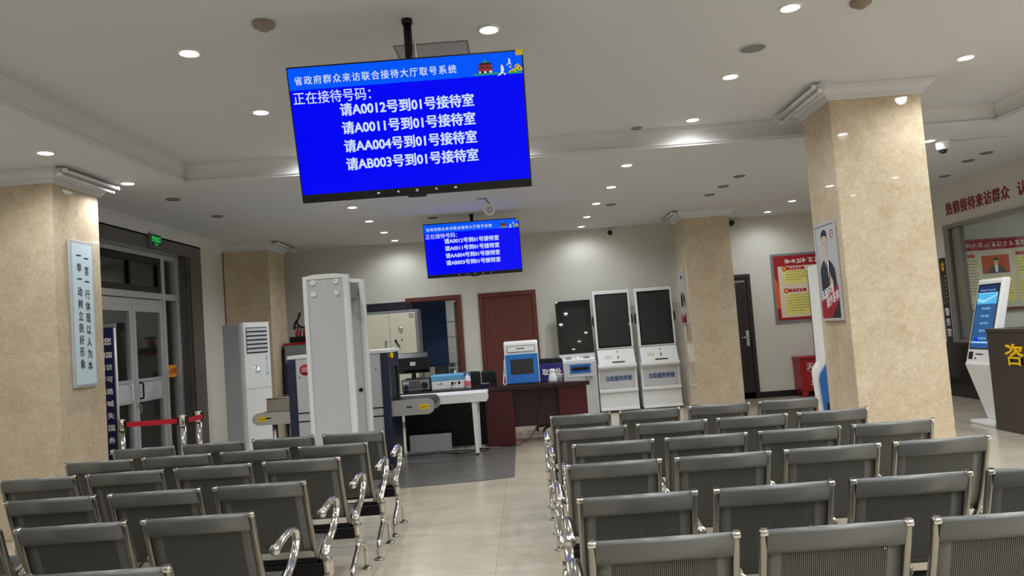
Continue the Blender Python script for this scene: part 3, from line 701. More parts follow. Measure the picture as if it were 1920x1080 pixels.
def make_bench():
    t = thing('beam_bench', '', 'bench')
    L = NS*PITCH
    obj('beam', G().box(-0.015, L+0.015, 0.185, 0.255, 0.262, 0.336, 0.006), M['black_metal'], t)
    for i in range(NS): seat_part(t, (i+0.5)*PITCH)
    arm = smooth([(0,0.190,0.340),(0,0.188,0.392),(0,0.262,0.432),(0,0.345,0.468),(0,0.425,0.520),(0,0.462,0.572),(0,0.440,0.614),(0,0.385,0.634),(0,0.310,0.633),(0,0.215,0.620),(0,0.150,0.606)], 4)
    for i in range(NS+1):
        a = obj('armrest', G().tube(arm, 0.021, 0.0145, 12, (1,0,0), 0, True, True, [1.0 if k < len(arm)*0.55 else 1.12 for k in range(len(arm))]), M['chrome'], t, (i*PITCH, 0, 0))
        obj('tip', G().lathe([(0.024,-0.004),(0.0255,0.004),(0.022,0.014),(0.012,0.021),(0,0.023)],(0,0,0),'y',14), M['chrome'], a, (0,0.152,0.606)).rotation_euler = (PI-0.15,0,0)
    for x in (0.0, L):
        l = obj('leg', G().tube([(0,0.190,0.40),(0,0.190,0.33),(0,0.215,0.25),(0,0.215,0.225)],0.021,0.021,12)
                .tube(smooth([(0,0.212,0.262),(0,0.195,0.205),(0,0.085,0.150),(0,0.012,0.105),(0,0.004,0.02)],4),0.0175,0.0175,10)
                .tube(smooth([(0,0.215,0.262),(0,0.245,0.212),(0,0.345,0.180),(0,0.415,0.125),(0,0.430,0.02)],4),0.0175,0.0175,10)
                .box(-0.02,0.02,0.185,0.255,0.255,0.345,0.006), M['chrome'], t, (x, 0, 0))
        for y in (0.004, 0.430):
            obj('foot', G().lathe([(0,0.0),(0.034,0.0),(0.034,0.006),(0.02,0.014),(0.008,0.018),(0.008,0.035),(0,0.035)], seg=18), M['chrome_bar'], l, (0, y, 0.0))
    return t
bench = make_bench()
ord_l = ['front row facing the security gate', 'second row from the security gate', 'third row from the security gate', 'third row from the viewer', 'second row from the viewer', 'row nearest the viewer']
first = True
for (xr, y), s in zip(((-1.150,6.00),(-1.155,5.39),(-1.200,4.78),(-1.196,4.02),(-1.224,3.33),(-1.229,2.57)), ord_l):
    b = bench if first else copy_tree(bench); first = False
    b.location = (xr - (NS*PITCH-0.033), y, 0)
    tag(b, 'four-seat grey perforated steel bench left of the aisle, %s' % s, 'bench', 'steel benches left of the aisle')
ord_r = ['front row nearest the kiosks', 'second row from the kiosks', 'third row from the kiosks', 'third row from the viewer', 'second row from the viewer', 'row nearest the viewer']
for (xl, y), s in zip(((0.145,6.16),(0.158,5.32),(0.226,4.60),(0.152,3.93),(0.158,3.15),(0.151,2.51)), ord_r):
    b = copy_tree(bench)
    b.location = (xl - 0.033, y, 0)
    tag(b, 'four-seat grey perforated steel bench right of the aisle, %s' % s, 'bench', 'steel benches right of the aisle')

# ------------------------------------------------------------------ floor mat, gate, scanner
tag(obj('floor_mat', G().prism([(-3.4,7.66),(-0.55,7.98),(-0.222,8.06),(-0.235,10.22),(-3.4,10.22)], 'z', 0.001, 0.006), M['mat_grey']), 'large grey mat on the tiles in front of the scanner and the desks', 'mat')

t = thing('metal_detector_gate', 'tall light grey walk-through metal detector gate behind the left benches', 'metal detector', (-1.945, 7.62, 0))
def gate_panel(y0, y1, bolts):
    p = obj('side_panel', G().box(-0.185, 0.185, y0+0.012, y1-0.012, 0.03, 2.17, 0.004), M['light_grey'], t)
    for s in (-1, 1):
        obj('edge_column', G().prism([(s*0.18,y0),(s*0.212,y0),(s*0.226,y0+0.02),(s*0.226,y1-0.02),(s*0.212,y1),(s*0.18,y1)], 'z', 0.0, 2.195), M['white_metal'], p)
    obj('top_rail', G().prism([(-0.18,2.165),(0.18,2.165),(0.18,2.198),(0.1,2.210),(-0.1,2.210),(-0.18,2.198)], 'y', y0, y1), M['white_metal'], p)
    obj('foot_plate', G().box(-0.25, 0.25, y0-0.02, y1+0.02, 0.0, 0.03, 0.004), M['grey'], p)
    if bolts:
        for x in (-0.118, 0.112):
            for z in (2.013, 2.128):
                obj('bolt_cap', G().lathe([(0.024,0.012),(0.024,-0.004),(0.02,-0.008),(0.009,-0.008),(0.009,-0.003),(0,-0.003)], (x, y0, z), 'y', 18), M['white'], p)
    return p
gate_panel(-0.07, 0.05, True)
p = gate_panel(0.68, 0.80, False)
obj('header', G().box(-0.16, 0.16, 0.05, 0.68, 1.97, 2.15, 0.008), M['grey'], t)
obj('lamp_hole', G().cyl((0.13,0.681,1.0),(0.13,0.69,1.0),0.022,None,16), M['black'], t)

XX0, XX1, XY0, XY1 = -2.75, -1.588, 8.80, 9.50
t = thing('baggage_scanner', 'grey and navy x-ray baggage scanner with conveyor ends behind the gate', 'baggage scanner', (-2.17, 9.15, 0))
def lx(v): return v + 2.17
def ly(v): return v - 9.15
bd = obj('cabinet', G().box(lx(XX0+0.09), lx(XX1-0.09), ly(XY0), ly(XY1), 0.12, 1.37, 0.006), M['light_grey'], t)
obj('lid', G().box(lx(XX0-0.0), lx(XX1+0.02), ly(XY0-0.012), ly(XY1+0.01), 1.37, 1.412, 0.008), M['white_metal'], bd)
for z in (0.753, 0.657): obj('seam', G().box(lx(XX0+0.09), lx(XX1-0.09), ly(XY0-0.003), ly(XY0+0.01), z-0.007, z+0.007), M['black'], bd)
obj('lock', G().lathe([(0.014,0.0),(0.014,-0.006),(0,-0.006)], (lx(-1.735), ly(XY0), 1.20), 'y', 14), M['chrome'], bd)
obj('lock', G().lathe([(0.014,0.0),(0.014,-0.006),(0,-0.006)], (lx(-2.615), ly(XY0), 1.165), 'y', 14), M['chrome'], bd)
r = obj('radiation_sticker', G().lathe([(0.065,0.0),(0.065,-0.002),(0,-0.002)], (lx(-2.55), ly(XY0), 1.243), 'y', 24), M['ink_red'], bd)
obj('sticker_lines', G().box(lx(-2.592),lx(-2.508),ly(XY0)-0.003,ly(XY0)-0.002,1.223,1.229).box(lx(-2.592),lx(-2.508),ly(XY0)-0.003,ly(XY0)-0.002,1.241,1.247).box(lx(-2.588),lx(-2.512),ly(XY0)-0.003,ly(XY0)-0.002,1.259,1.265), M['white'], bd)
for x0, x1 in ((XX0, XX0+0.09), (XX1-0.09, XX1)):
    g = G()
    g.box(lx(x0), lx(x1), ly(XY0-0.012), ly(XY0+0.10), 0.10, 1.372, 0.005).box(lx(x0), lx(x1), ly(XY1-0.10), ly(XY1), 0.10, 1.372, 0.005).box(lx(x0), lx(x1), ly(XY0+0.10), ly(XY1-0.10), 1.20, 1.372).box(lx(x0), lx(x1), ly(XY0+0.10), ly(XY1-0.10), 0.10, 0.70)
    obj('end_frame', g, M['navy'], t)
for x in (XX0+0.03, XX1-0.03):
    g = G()
    for k in range(6): g.box(lx(x)-0.003, lx(x)+0.003, ly(XY0+0.10+k*0.082), ly(XY0+0.10+k*0.082+0.078), 0.76, 1.20)
    obj('lead_curtain', g, M['rubber'], t)
obj('emergency_button', G().lathe([(0.022,0.0),(0.022,0.02),(0.034,0.022),(0.034,0.04),(0.02,0.048),(0,0.048)], (lx(XX1), ly(XY0+0.05), 1.335), 'x', 18), M['gold'], t)
for k, (xa, xn, s) in enumerate(((XX0, -3.20, -1), (XX1, -1.10, 1))):
    za, zb = (0.645, 0.785) if s < 0 else (0.640, 0.815)
    nose = [(lx(xa),za),(lx(xn-s*0.06),za),(lx(xn-s*0.015),za+0.03),(lx(xn),(za+zb)/2),(lx(xn-s*0.015),zb-0.03),(lx(xn-s*0.06),zb),(lx(xa),zb)]
    for y in ((XY0+0.02, XY0+0.05), (XY1-0.05, XY1-0.02)):
        c = obj('conveyor_rail', G().prism(nose, 'y', ly(y[0]), ly(y[1])), M['steel'], t)
    c = obj('conveyor_belt', G().prism([(lx(xa),zb-0.10),(lx(xn-s*0.05),zb-0.10),(lx(xn-s*0.012),zb-0.06),(lx(xn-s*0.05),zb-0.012),(lx(xa),zb-0.012)], 'y', ly(XY0+0.05), ly(XY1-0.05)), M['rubber'], t)
    zc_ = (za+zb)/2
    x_ = xn - s*0.12
    obj('warning_sticker', G().box(lx(x_)-0.055, lx(x_)+0.055, ly(XY0+0.017), ly(XY0+0.02), zc_-0.028, zc_+0.028), M['yellow'], c)
    obj('sticker_print', glyphs(G(), -0.045, -0.016, 3, 0.026, 0.032), M['ink'], c, (lx(x_), ly(XY0+0.0165), zc_), (PI/2,0,0))
    x_ = xa + s*(0.26 if s < 0 else 0.20)
    obj('slot', G().box(lx(x_)-0.032, lx(x_)+0.032, ly(XY0+0.017), ly(XY0+0.021), zc_-0.002, zc_+0.014), M['black'], c)
    for y in (XY0+0.12, XY1-0.12):
        x_ = xa + s*0.22
        if s < 0: obj('conveyor_leg', G().cyl((lx(x_),ly(y),0.0),(lx(x_),ly(y),za),0.03,None,14), M['steel'], t)
    if s < 0: obj('inlet_hood', G().box(lx(-3.05), lx(XX0), ly(XY0+0.10), ly(XY0+0.13), 0.77, 0.94, 0.003).box(lx(-3.05), lx(XX0), ly(XY1-0.13), ly(XY1-0.10), 0.77, 0.94, 0.003).box(lx(-3.05), lx(XX0), ly(XY0+0.10), ly(XY1-0.10), 0.925, 0.94, 0.003), M['chrome_bar'], t)
for x in (XX0+0.1, XX1-0.1):
    for y in (XY0+0.08, XY1-0.08): obj('caster', G().cyl((lx(x),ly(y)-0.02,0.045),(lx(x),ly(y)+0.02,0.045),0.045,None,16).box(lx(x)-0.03,lx(x)+0.03,ly(y)-0.03,ly(y)+0.03,0.08,0.125), M['black'], t)

# ------------------------------------------------------------------ desks
t = thing('white_table', 'white metal table beside the scanner conveyor, before the dark desk', 'table', (-1.09, 9.93, 0))
obj('tabletop', G().box(-0.95,0.545,-0.28,0.23,0.752,0.778,0.004), M['white_metal'], t)
obj('apron', G().box(-0.945,0.545,-0.278,-0.255,0.665,0.755,0.003).box(0.52,0.543,-0.255,0.22,0.665,0.755,0.003).box(-0.945,-0.922,-0.255,0.22,0.665,0.755,0.003), M['white_metal'], t)
for x, y in ((0.385,-0.235),(0.385,0.2),(-0.88,-0.235),(-0.88,0.19)):
    l = obj('leg', G().prism([(x-0.032,0.67),(x+0.032,0.67),(x+0.022,0.03),(x-0.022,0.03)], 'y', y-0.02, y+0.02), M['white_metal'], t)
    obj('foot', G().cyl((x,y,0.0),(x,y,0.035),0.016,0.012,12), M['black'], l)
tag(obj('grey_panel_box', G().box(-0.275,0.275,-0.03,0.03,0.0,0.23,0.008).box(-0.25,0.25,-0.033,-0.03,0.03,0.20,0.003), M['light_grey'], None, (-1.35, 10.215, 0.007)), 'light grey low box on the floor under the white table', 'box')

DX0, DX1, DY0, DY1 = -1.72, 0.80, 10.27, 10.95
t = thing('reception_desk', 'long dark wine-coloured reception desk in front of the brown door', 'desk', (-0.46, 10.6, 0))
def dx(v): return v + 0.46
def dy(v): return v - 10.6
obj('desk_top', G().box(dx(DX0), dx(DX1), dy(DY0), dy(DY1), 0.732, 0.788, 0.006), M['dark_wood'], t)
obj('glass_top', G().box(dx(DX0+0.02), dx(DX1-0.02), dy(DY0+0.02), dy(DY1-0.02), 0.788, 0.793, 0.001), M['desk_top'], t)
for x0, x1 in ((-0.605,-0.232),(0.375,0.755)):
    p = obj('pedestal', G().box(dx(x0), dx(x1), dy(DY0+0.03), dy(DY1-0.05), 0.0, 0.732, 0.004), M['wine_wood'], t)
    obj('plinth_line', G().box(dx(x0)+0.002, dx(x1)-0.002, dy(DY0+0.026), dy(DY0+0.03), 0.36, 0.364), M['dark_wood'], p)
obj('modesty_panel', G().box(dx(-0.232), dx(0.375), dy(DY0+0.16), dy(DY0+0.18), 0.225, 0.732), M['dark_wood'], t)
obj('void_shade_board', G().box(dx(DX0+0.02), dx(-0.605), dy(DY0+0.10), dy(DY0+0.12), 0.03, 0.732), M['black_metal'], t)  # black sheet in place of the shaded hollow under the desk
obj('end_board', G().box(dx(DX0+0.02), dx(DX0+0.045), dy(DY0+0.12), dy(DY1-0.05), 0.0, 0.732), M['black_metal'], t)

t = thing('desktop_computer', 'desktop computer case lying on the dark desk, rear vents facing out', 'computer', (-1.53, 10.62, 0.793))
obj('case', G().box(-0.195,0.195,-0.19,0.20,0.012,0.165,0.005), M['black'], t)
obj('back_plate', G().box(-0.185,0.185,-0.196,-0.19,0.02,0.158,0.002), M['grey'], t)
g = G()
for k in range(6): g.box(-0.085+k*0.025,-0.085+k*0.025+0.011,-0.199,-0.195,0.035,0.145)
obj('slot_vents', g, M['black'], t)
obj('fan', G().lathe([(0.046,-0.004),(0.046,0.0),(0.032,-0.001),(0,-0.003)], (0.115,-0.197,0.075), 'y', 20), M['black'], t)
obj('power_fan', G().lathe([(0.036,-0.004),(0.036,0.0),(0.02,-0.001),(0,-0.003)], (-0.135,-0.197,0.06), 'y', 20), M['black'], t)
g = G()
for k in range(4): g.box(-0.17+k*0.02,-0.17+k*0.02+0.013,-0.2,-0.195,0.11,0.13)
obj('ports', g, M['white'], t)
for x in (-0.17,0.17): obj('rubber_foot', G().box(x-0.015,x+0.015,-0.17,0.17,0,0.013), M['rubber'], t)
t = thing('monitor', 'black monitor seen from behind, on top of the computer case', 'monitor', (-1.575, 10.62, 0.958))
obj('stand', G().box(-0.11,0.11,-0.08,0.10,0,0.012,0.004).box(-0.03,0.03,-0.03,0.0,0.01,0.14,0.005), M['black'], t)
obj('shell', G().prism([(-0.03,0.085),(0.03,0.08),(0.03,0.355),(-0.03,0.35),(-0.075,0.29),(-0.075,0.13)], 'x', -0.215, 0.215, 0, 0.008), M['black'], t)
obj('bezel', G().box(-0.222,0.222,0.022,0.036,0.075,0.362,0.004), M['black'], t)
obj('rating_label', G().box(-0.035,0.04,-0.0765,-0.0745,0.185,0.235), M['paper_pale'], t)
t = thing('cash_counter_box', 'white box with light blue lid and rear sockets on the dark desk', 'machine', (-1.105, 10.55, 0.793))
obj('body', G().box(-0.22,0.22,-0.10,0.12,0.0,0.135,0.012), M['white'], t)
obj('lid', G().prism([(-0.105,0.115),(0.13,0.115),(0.13,0.2),(-0.05,0.205),(-0.095,0.185)], 'x', -0.222, 0.222, 0, 0.01), M['light_blue'], t)
obj('sockets', G().box(0.05,0.085,-0.103,-0.099,0.055,0.095).box(0.145,0.175,-0.103,-0.099,0.06,0.1).cyl((-0.12,-0.103,0.075),(-0.12,-0.098,0.075),0.009).cyl((-0.085,-0.103,0.078),(-0.085,-0.098,0.078),0.011).cyl((0.11,-0.103,0.078),(0.11,-0.098,0.078),0.011), M['black'], t)
obj('top_tab', G().box(0.09,0.12,0.0,0.012,0.2,0.245,0.002), M['white'], t)
obj('power_cord', G().tube(smooth([(0.067,-0.10,0.075),(0.067,-0.16,0.07),(0.062,-0.19,0.03),(0.055,-0.20,0.004)],4),0.0045,0.0045,6), M['black'], t)
t = thing('spray_bottle', 'white spray bottle with a pink label on the desk beside the white and blue box', 'bottle', (-0.832, 10.5, 0.793))
obj('body', G().lathe([(0,0),(0.038,0.0),(0.042,0.01),(0.042,0.12),(0.034,0.15),(0.016,0.168),(0.016,0.18),(0,0.18)], seg=20), M['white'], t)
obj('label_wrap', G().lathe([(0.0425,0.02),(0.0425,0.09)], seg=20), M['pink'], t)
obj('trigger_head', G().box(-0.028,0.03,-0.014,0.014,0.18,0.212,0.005).tube(smooth([(0.022,0,0.19),(0.04,0,0.165),(0.038,0,0.14)],3),0.006,0.006,8,(0,1,0)), M['light_blue'], t)
t = thing('small_blue_pack', 'small dark blue pack lying on the desk left of the ticket machine', 'pack', (-0.60, 10.48, 0.793))
obj('pack_body', G().box(-0.065,0.065,-0.04,0.04,0,0.042,0.008), M['sign_navy'], t); obj('pack_label', G().box(-0.05,0.05,-0.03,0.03,0.0415,0.0435), M['light_grey'], t)

t = thing('ticket_machine', 'white and blue queue ticket machine with a dark screen on the desk', 'ticket machine', (-0.08, 10.58, 0.7945))
cas = obj('casing', G().prism([(-0.17,0.0),(0.16,0.0),(0.16,0.42),(0.06,0.575),(-0.02,0.583),(-0.075,0.55)], 'x', -0.232, 0.232, 0, 0.02), M['white'], t)
nrm = math.atan2(0.095, 0.55)
fr = obj('front_bezel', G().box(-0.218,0.222,0.008,0.405,-0.012,0.014,0.01), M['blue'], t, (0,-0.172,0.0), (PI/2-nrm,0,0))
obj('screen', G().box(-0.155,0.155,0.13,0.335,0.0135,0.0155), M['screen_grey'], fr)
obj('printer_flap', G().box(-0.185,0.185,0.44,0.515,-0.006,0.008,0.005), M['white'], t, (0,-0.172,0.0), (PI/2-nrm,0,0))
obj('flap_outline', G().box(-0.19,0.19,0.434,0.438,-0.002,0.009).box(-0.19,0.19,0.517,0.521,-0.002,0.009).box(-0.19,-0.186,0.438,0.517,-0.002,0.009).box(0.186,0.19,0.438,0.517,-0.002,0.009), M['grey'], t, (0,-0.172,0.0), (PI/2-nrm,0,0))
obj('paper_slot', G().box(-0.06,0.05,0.475,0.487,0.007,0.0095), M['black'], t, (0,-0.172,0.0), (PI/2-nrm,0,0))
obj('side_cord', G().tube(smooth([(-0.235,-0.06,0.34),(-0.245,-0.1,0.2),(-0.262,-0.13,0.07),(-0.262,-0.15,0.015),(-0.235,-0.16,0.012),(-0.225,-0.155,0.06),(-0.236,-0.14,0.14)],4),0.008,0.008,8), M['white'], t)
t = thing('ticket_sign', 'small blue desk sign with white characters right of the ticket machine', 'sign', (0.32, 10.66, 0.793))
obj('board', G().box(-0.15,0.15,-0.006,0.006,0.0,0.24,0.004), M['sign_blue'], t, (0,0,0), (math.radians(-4),0,0))
obj('foot', G().box(-0.14,0.14,-0.03,0.05,0.0,0.01,0.002), M['sign_blue'], t)
obj('lettering', text_mesh('取号处', -0.125, 0.135, -0.043, 0.043, 0.003), M['ink_white'], t, (0,-0.0205,0.125), (PI/2-math.radians(4),0,0))
t = thing('white_bottle', 'white round-shouldered bottle in front of the blue desk sign', 'bottle', (0.325, 10.5, 0.793))
obj('body', G().lathe([(0,0),(0.062,0),(0.066,0.012),(0.058,0.06),(0.042,0.11),(0.038,0.12),(0,0.12)], seg=22), M['white'], t)
obj('cap', G().lathe([(0.038,0.12),(0.04,0.125),(0.04,0.16),(0.034,0.168),(0,0.168)], seg=20), M['white_metal'], t)
t = thing('paper_cup', 'small white cup at the right edge of the blue desk sign', 'cup', (0.425, 10.52, 0.793))
obj('cup_wall', G().lathe([(0,0.004),(0.03,0.0),(0.04,0.09),(0.042,0.092),(0.037,0.09),(0.028,0.008),(0,0.008)], seg=20), M['white'], t)
t = tag(obj('desk_cable', G().tube(smooth([(0.10,10.26,0.76),(0.145,10.255,0.6),(0.11,10.25,0.45),(0.06,10.25,0.32),(0.04,10.25,0.2),(-0.04,10.24,0.1),(-0.16,10.22,0.03),(-0.24,10.2,0.012),(-0.45,10.25,0.012)],5),0.006,0.006,8), M['black']), 'thin dark cable trailing down the desk front to the floor', 'cable')
t = tag(obj('floor_cable', G().tube(smooth([(-1.95,10.0,0.012),(-1.6,9.96,0.012),(-1.2,10.0,0.012),(-0.95,9.86,0.012),(-0.8,9.95,0.012),(-0.62,9.97,0.012),(-0.6,10.12,0.012),(-0.78,10.14,0.03)],5),0.006,0.006,8), M['black']), 'dark cable lying on the grey mat around the white table leg', 'cable')

def office_chair(x, y, w, ztop, label, split):
    t = thing('office_chair', label, 'chair', (x, y, 0))
    obj('seat', G().box(-0.24,0.24,-0.24,0.22,0.42,0.50,0.03), M['leather'], t)
    if split:
        for s in (-1, 1): obj('backrest', G().box(s*0.005 if s > 0 else -w/2, w/2 if s > 0 else -0.005, -0.29,-0.22,0.52,ztop,0.025), M['leather'], t)
    else: obj('backrest', G().prism([(-w/2,0.55),(w/2,0.55),(w/2,ztop-0.03),(w/2-0.03,ztop),(-w/2+0.03,ztop),(-w/2,ztop-0.03)], 'y', -0.29, -0.23, 0, 0.015), M['leather'], t)
    obj('back_support', G().box(-0.03,0.03,-0.24,-0.21,0.40,0.7,0.005), M['black'], t)
    obj('gas_column', G().cyl((0,0,0.08),(0,0,0.43),0.028), M['black'], t)
    for k in range(5):
        a = 2*PI*k/5+0.3
        l = obj('base_leg', G().tube([(0,0,0.10),(0.27*math.cos(a),0.27*math.sin(a),0.065)],0.018,0.014,8,(0,0,1)), M['black'], t)
        obj('caster', G().cyl((0.27*math.cos(a)-0.02,0.27*math.sin(a),0.028),(0.27*math.cos(a)+0.02,0.27*math.sin(a),0.028),0.028), M['black'], l)
office_chair(-0.69, 11.45, 0.46, 0.975, 'black padded chair behind the desk, left of the ticket machine', True)
office_chair(0.33, 11.5, 0.36, 1.085, 'black chair back showing above the blue desk sign', False)

# ------------------------------------------------------------------ things along the far wall
t = thing('steel_safe_cabinet', 'cream double-door steel cabinet with dial and handles by the open doorway', 'cabinet', (-2.31, 13.50, 0))
obj('body', G().box(-0.47,0.47,-0.20,0.22,0.0,2.02,0.006), M['grey'], t)
for x0, x1 in ((-0.43,-0.035),(-0.03,0.42)):
    d = obj('door', G().box(x0,x1,-0.215,-0.19,0.1,1.97,0.006), M['cream'], t)
    if x0 > -0.1:
        obj('dial', G().lathe([(0.046,0.0),(0.046,-0.012),(0.03,-0.02),(0.024,-0.045),(0,-0.045)], (0.16,-0.215,1.70), 'y', 20), M['chrome'], d)
        obj('handle', G().lathe([(0.02,0.0),(0.02,-0.03),(0,-0.03)], (0.065,-0.215,1.5), 'y', 14).bar([(0.055,-0.24,1.51),(0.13,-0.24,1.39)],0.02,0.02,(0,1,0)), M['black_metal'], d)
        obj('keyhole', G().lathe([(0.018,0.0),(0.018,-0.01),(0,-0.01)], (0.17,-0.215,1.51), 'y', 14), M['chrome'], d)
        obj('nameplate', G().box(0.30,0.40,-0.218,-0.214,1.93,1.95).box(0.32,0.40,-0.218,-0.214,1.88,1.91), M['grey'], d)
    else: obj('handle', G().lathe([(0.022,0.0),(0.022,-0.03),(0,-0.03)], (-0.10,-0.215,1.5), 'y', 14).bar([(-0.10,-0.24,1.5),(-0.115,-0.24,1.39)],0.02,0.02,(0,1,0)), M['steel'], d)
tag(obj('dark_panel', G().prism([(-0.45,0.0),(0.37,0.0),(0.37,0.12),(0.34,0.155),(-0.45,0.155)], 'y', -0.02, 0.2, 0, 0.006), M['sign_dark'], None, (-2.41, 13.52, 2.021)), 'black panel lying on top of the cream steel cabinet', 'panel')
# inside the store room
tag(obj('partition_board', G().box(-0.45,0.40,-0.015,0.015,0.98,2.7,0.004).box(-0.45,0.40,-0.03,0.03,0.94,0.98,0.004).box(-0.43,-0.38,-0.02,0.02,0.0,0.94,0.004).box(0.33,0.38,-0.02,0.02,0.0,0.94,0.004), M['curtain_blue'], None, (-1.92, 15.0, 0)), 'flat dark blue board standing inside the open doorway', 'partition')
t = thing('bunk_ladder', 'pale metal ladder standing inside the open doorway', 'ladder', (-1.44, 15.0, 0))
for x in (-0.10, 0.12): obj('stile', G().box(x-0.014,x+0.014,-0.014,0.014,0,2.05,0.003), M['white_metal'], t)
for k in range(6): obj('rung', G().box(-0.10,0.12,-0.01,0.01,0.28+k*0.30,0.305+k*0.30,0.003), M['white_metal'], t)
tag(obj('grey_cupboard', G().box(-0.2,0.2,-0.2,0.2,0,0.98,0.008).box(-0.17,0.17,-0.21,-0.2,0.05,0.6,0.004).box(-0.17,0.17,-0.21,-0.2,0.63,0.93,0.004), M['cabinet_grey'], None, (-1.66, 15.6, 0)), 'low grey cupboard deep inside the open doorway', 'cupboard')

t = thing('riot_gear_cabinet', 'grey-green cabinet with a red top beside the distant left pillar', 'cabinet', (-3.70, 12.98, 0))
obj('body', G().box(-0.33,0.36,-0.2,0.2,0,1.55,0.006), M['cabinet_grey'], t)
obj('top', G().box(-0.335,0.365,-0.205,0.205,1.55,1.59,0.006), M['red'], t)
obj('edge_strip', G().box(-0.36,-0.33,-0.21,0.2,0.5,1.50,0.004), M['black_metal'], t)
tag(obj('riot_shield', G().prism([(-0.10,0.0),(-0.04,-0.03),(0.04,-0.03),(0.10,0.0),(0.10,0.012),(0.04,-0.018),(-0.04,-0.018),(-0.10,0.012)], 'z', 0.55, 1.26, 0, 0.004), M['navy'], None, (-3.92, 12.68, 0)), 'dark blue shield leaning at the left of the red-topped cabinet', 'shield')
t = thing('black_tray', 'black tray holding two red extinguishers on the red cabinet top', 'tray', (-3.74, 12.92, 1.59))
obj('tray_floor', G().box(-0.2,0.28,-0.08,0.1,0,0.015,0.003), M['black'], t)
obj('tray_wall', G().box(-0.2,0.28,-0.09,-0.08,0,0.10,0.003).box(-0.2,0.28,0.1,0.11,0,0.10,0.003).box(-0.21,-0.2,-0.09,0.11,0,0.10,0.003).box(0.28,0.29,-0.09,0.11,0,0.10,0.003), M['black'], t)
def extinguisher(x, label):
    t = thing('fire_extinguisher', label, 'fire extinguisher', (x, 12.93, 1.606))
    obj('cylinder', G().lathe([(0,0),(0.058,0),(0.062,0.01),(0.062,0.22),(0.05,0.255),(0.022,0.275),(0.022,0.29),(0,0.29)], seg=20), M['red'], t)
    obj('valve', G().cyl((0,0,0.285),(0,0,0.325),0.016).box(-0.05,0.03,-0.01,0.01,0.315,0.33,0.003), M['black'], t)
    obj('hose', G().tube(smooth([(0.02,0,0.31),(0.07,-0.02,0.29),(0.075,-0.03,0.2),(0.066,-0.03,0.1)],4),0.008,0.008,8,(0,1,0)), M['black'], t)
    t.scale = (0.75, 0.75, 0.75)
extinguisher(-3.83, 'left one of two small red extinguishers in the black tray')
extinguisher(-3.70, 'right one of two small red extinguishers, partly hidden by the gate')
t = thing('catch_pole', 'black forked pole leaning on the wall above the red-topped cabinet', 'tool', (-4.02, 13.803, 1.9))
obj('shaft', G().tube(smooth([(-0.10,0.085,0.10),(-0.07,0.085,0.0),(0.1,0.085,-0.06),(0.4,0.085,-0.03),(0.9,0.085,-0.02)],4),0.014,0.014,8,(0,1,0)), M['black_metal'], t)
obj('fork', G().tube(smooth([(-0.15,0.085,-0.06),(-0.14,0.085,0.05),(-0.10,0.085,0.10),(-0.05,0.085,0.17),(-0.045,0.085,0.24)],4),0.014,0.014,8,(0,1,0)), M['black_metal'], t)

# standing air conditioner in the left corner
t = thing('air_conditioner', 'white floor-standing air conditioner before the distant left pillar', 'air conditioner', (-3.93, 10.75, 0), math.radians(61))
obj('cabinet', G().box(-0.235,0.235,-0.15,0.19,0.0,1.885,0.012), M['light_grey'], t)
fp = obj('front_panel', G().prism([(-0.24,-0.19),(-0.225,-0.225),(0.225,-0.225),(0.24,-0.19),(0.24,-0.15),(-0.24,-0.15)], 'z', 0.03, 1.90), M['white'], t)
obj('vent_recess', G().box(-0.185,0.185,-0.228,-0.22,1.47,1.83), M['dark_recess'], t)
for k in range(6): obj('vent_slat', G().box(-0.183,0.183,-0.245,-0.222,1.488+k*0.058,1.525+k*0.058,0.005), M['light_grey'], t, (0,0,0))
obj('panel_seam', G().box(-0.225,0.225,-0.2265,-0.224,0.985,0.989), M['grey'], t)
d = obj('display', G().box(-0.05,0.035,-0.227,-0.2245,1.19,1.30,0.001), M['light_grey'], t)
obj('display_digits', G().poly([(-0.02,-0.2275,1.25),(0.005,-0.2275,1.29),(0.015,-0.2275,1.29),(0.02,-0.2275,1.25)]).poly([(-0.03,-0.2275,1.235),(0.025,-0.2275,1.235),(0.025,-0.2275,1.245),(-0.03,-0.2275,1.245)]).poly([(-0.075,-0.2275,1.265),(-0.06,-0.2275,1.265),(-0.06,-0.2275,1.28),(-0.075,-0.2275,1.28)]), M['ac_led'], d)
obj('energy_label', G().box(0.135,0.185,-0.2275,-0.2245,1.36,1.45).box(0.135,0.185,-0.2275,-0.2245,1.15,1.33), M['sign_pale'], t)
obj('energy_label_print', glyphs(glyphs(G(), 0.14, 1.17, 2, 0.018, 0.022), 0.14, 1.38, 2, 0.018, 0.022), M['ink_blue'], t, (0,-0.2278,0), (PI/2,0,0))
obj('brand_mark', glyphs(G(), -0.02, 1.40, 3, 0.010, 0.014, strokes=3), M['grey'], t, (0,-0.2262,0), (PI/2,0,0))

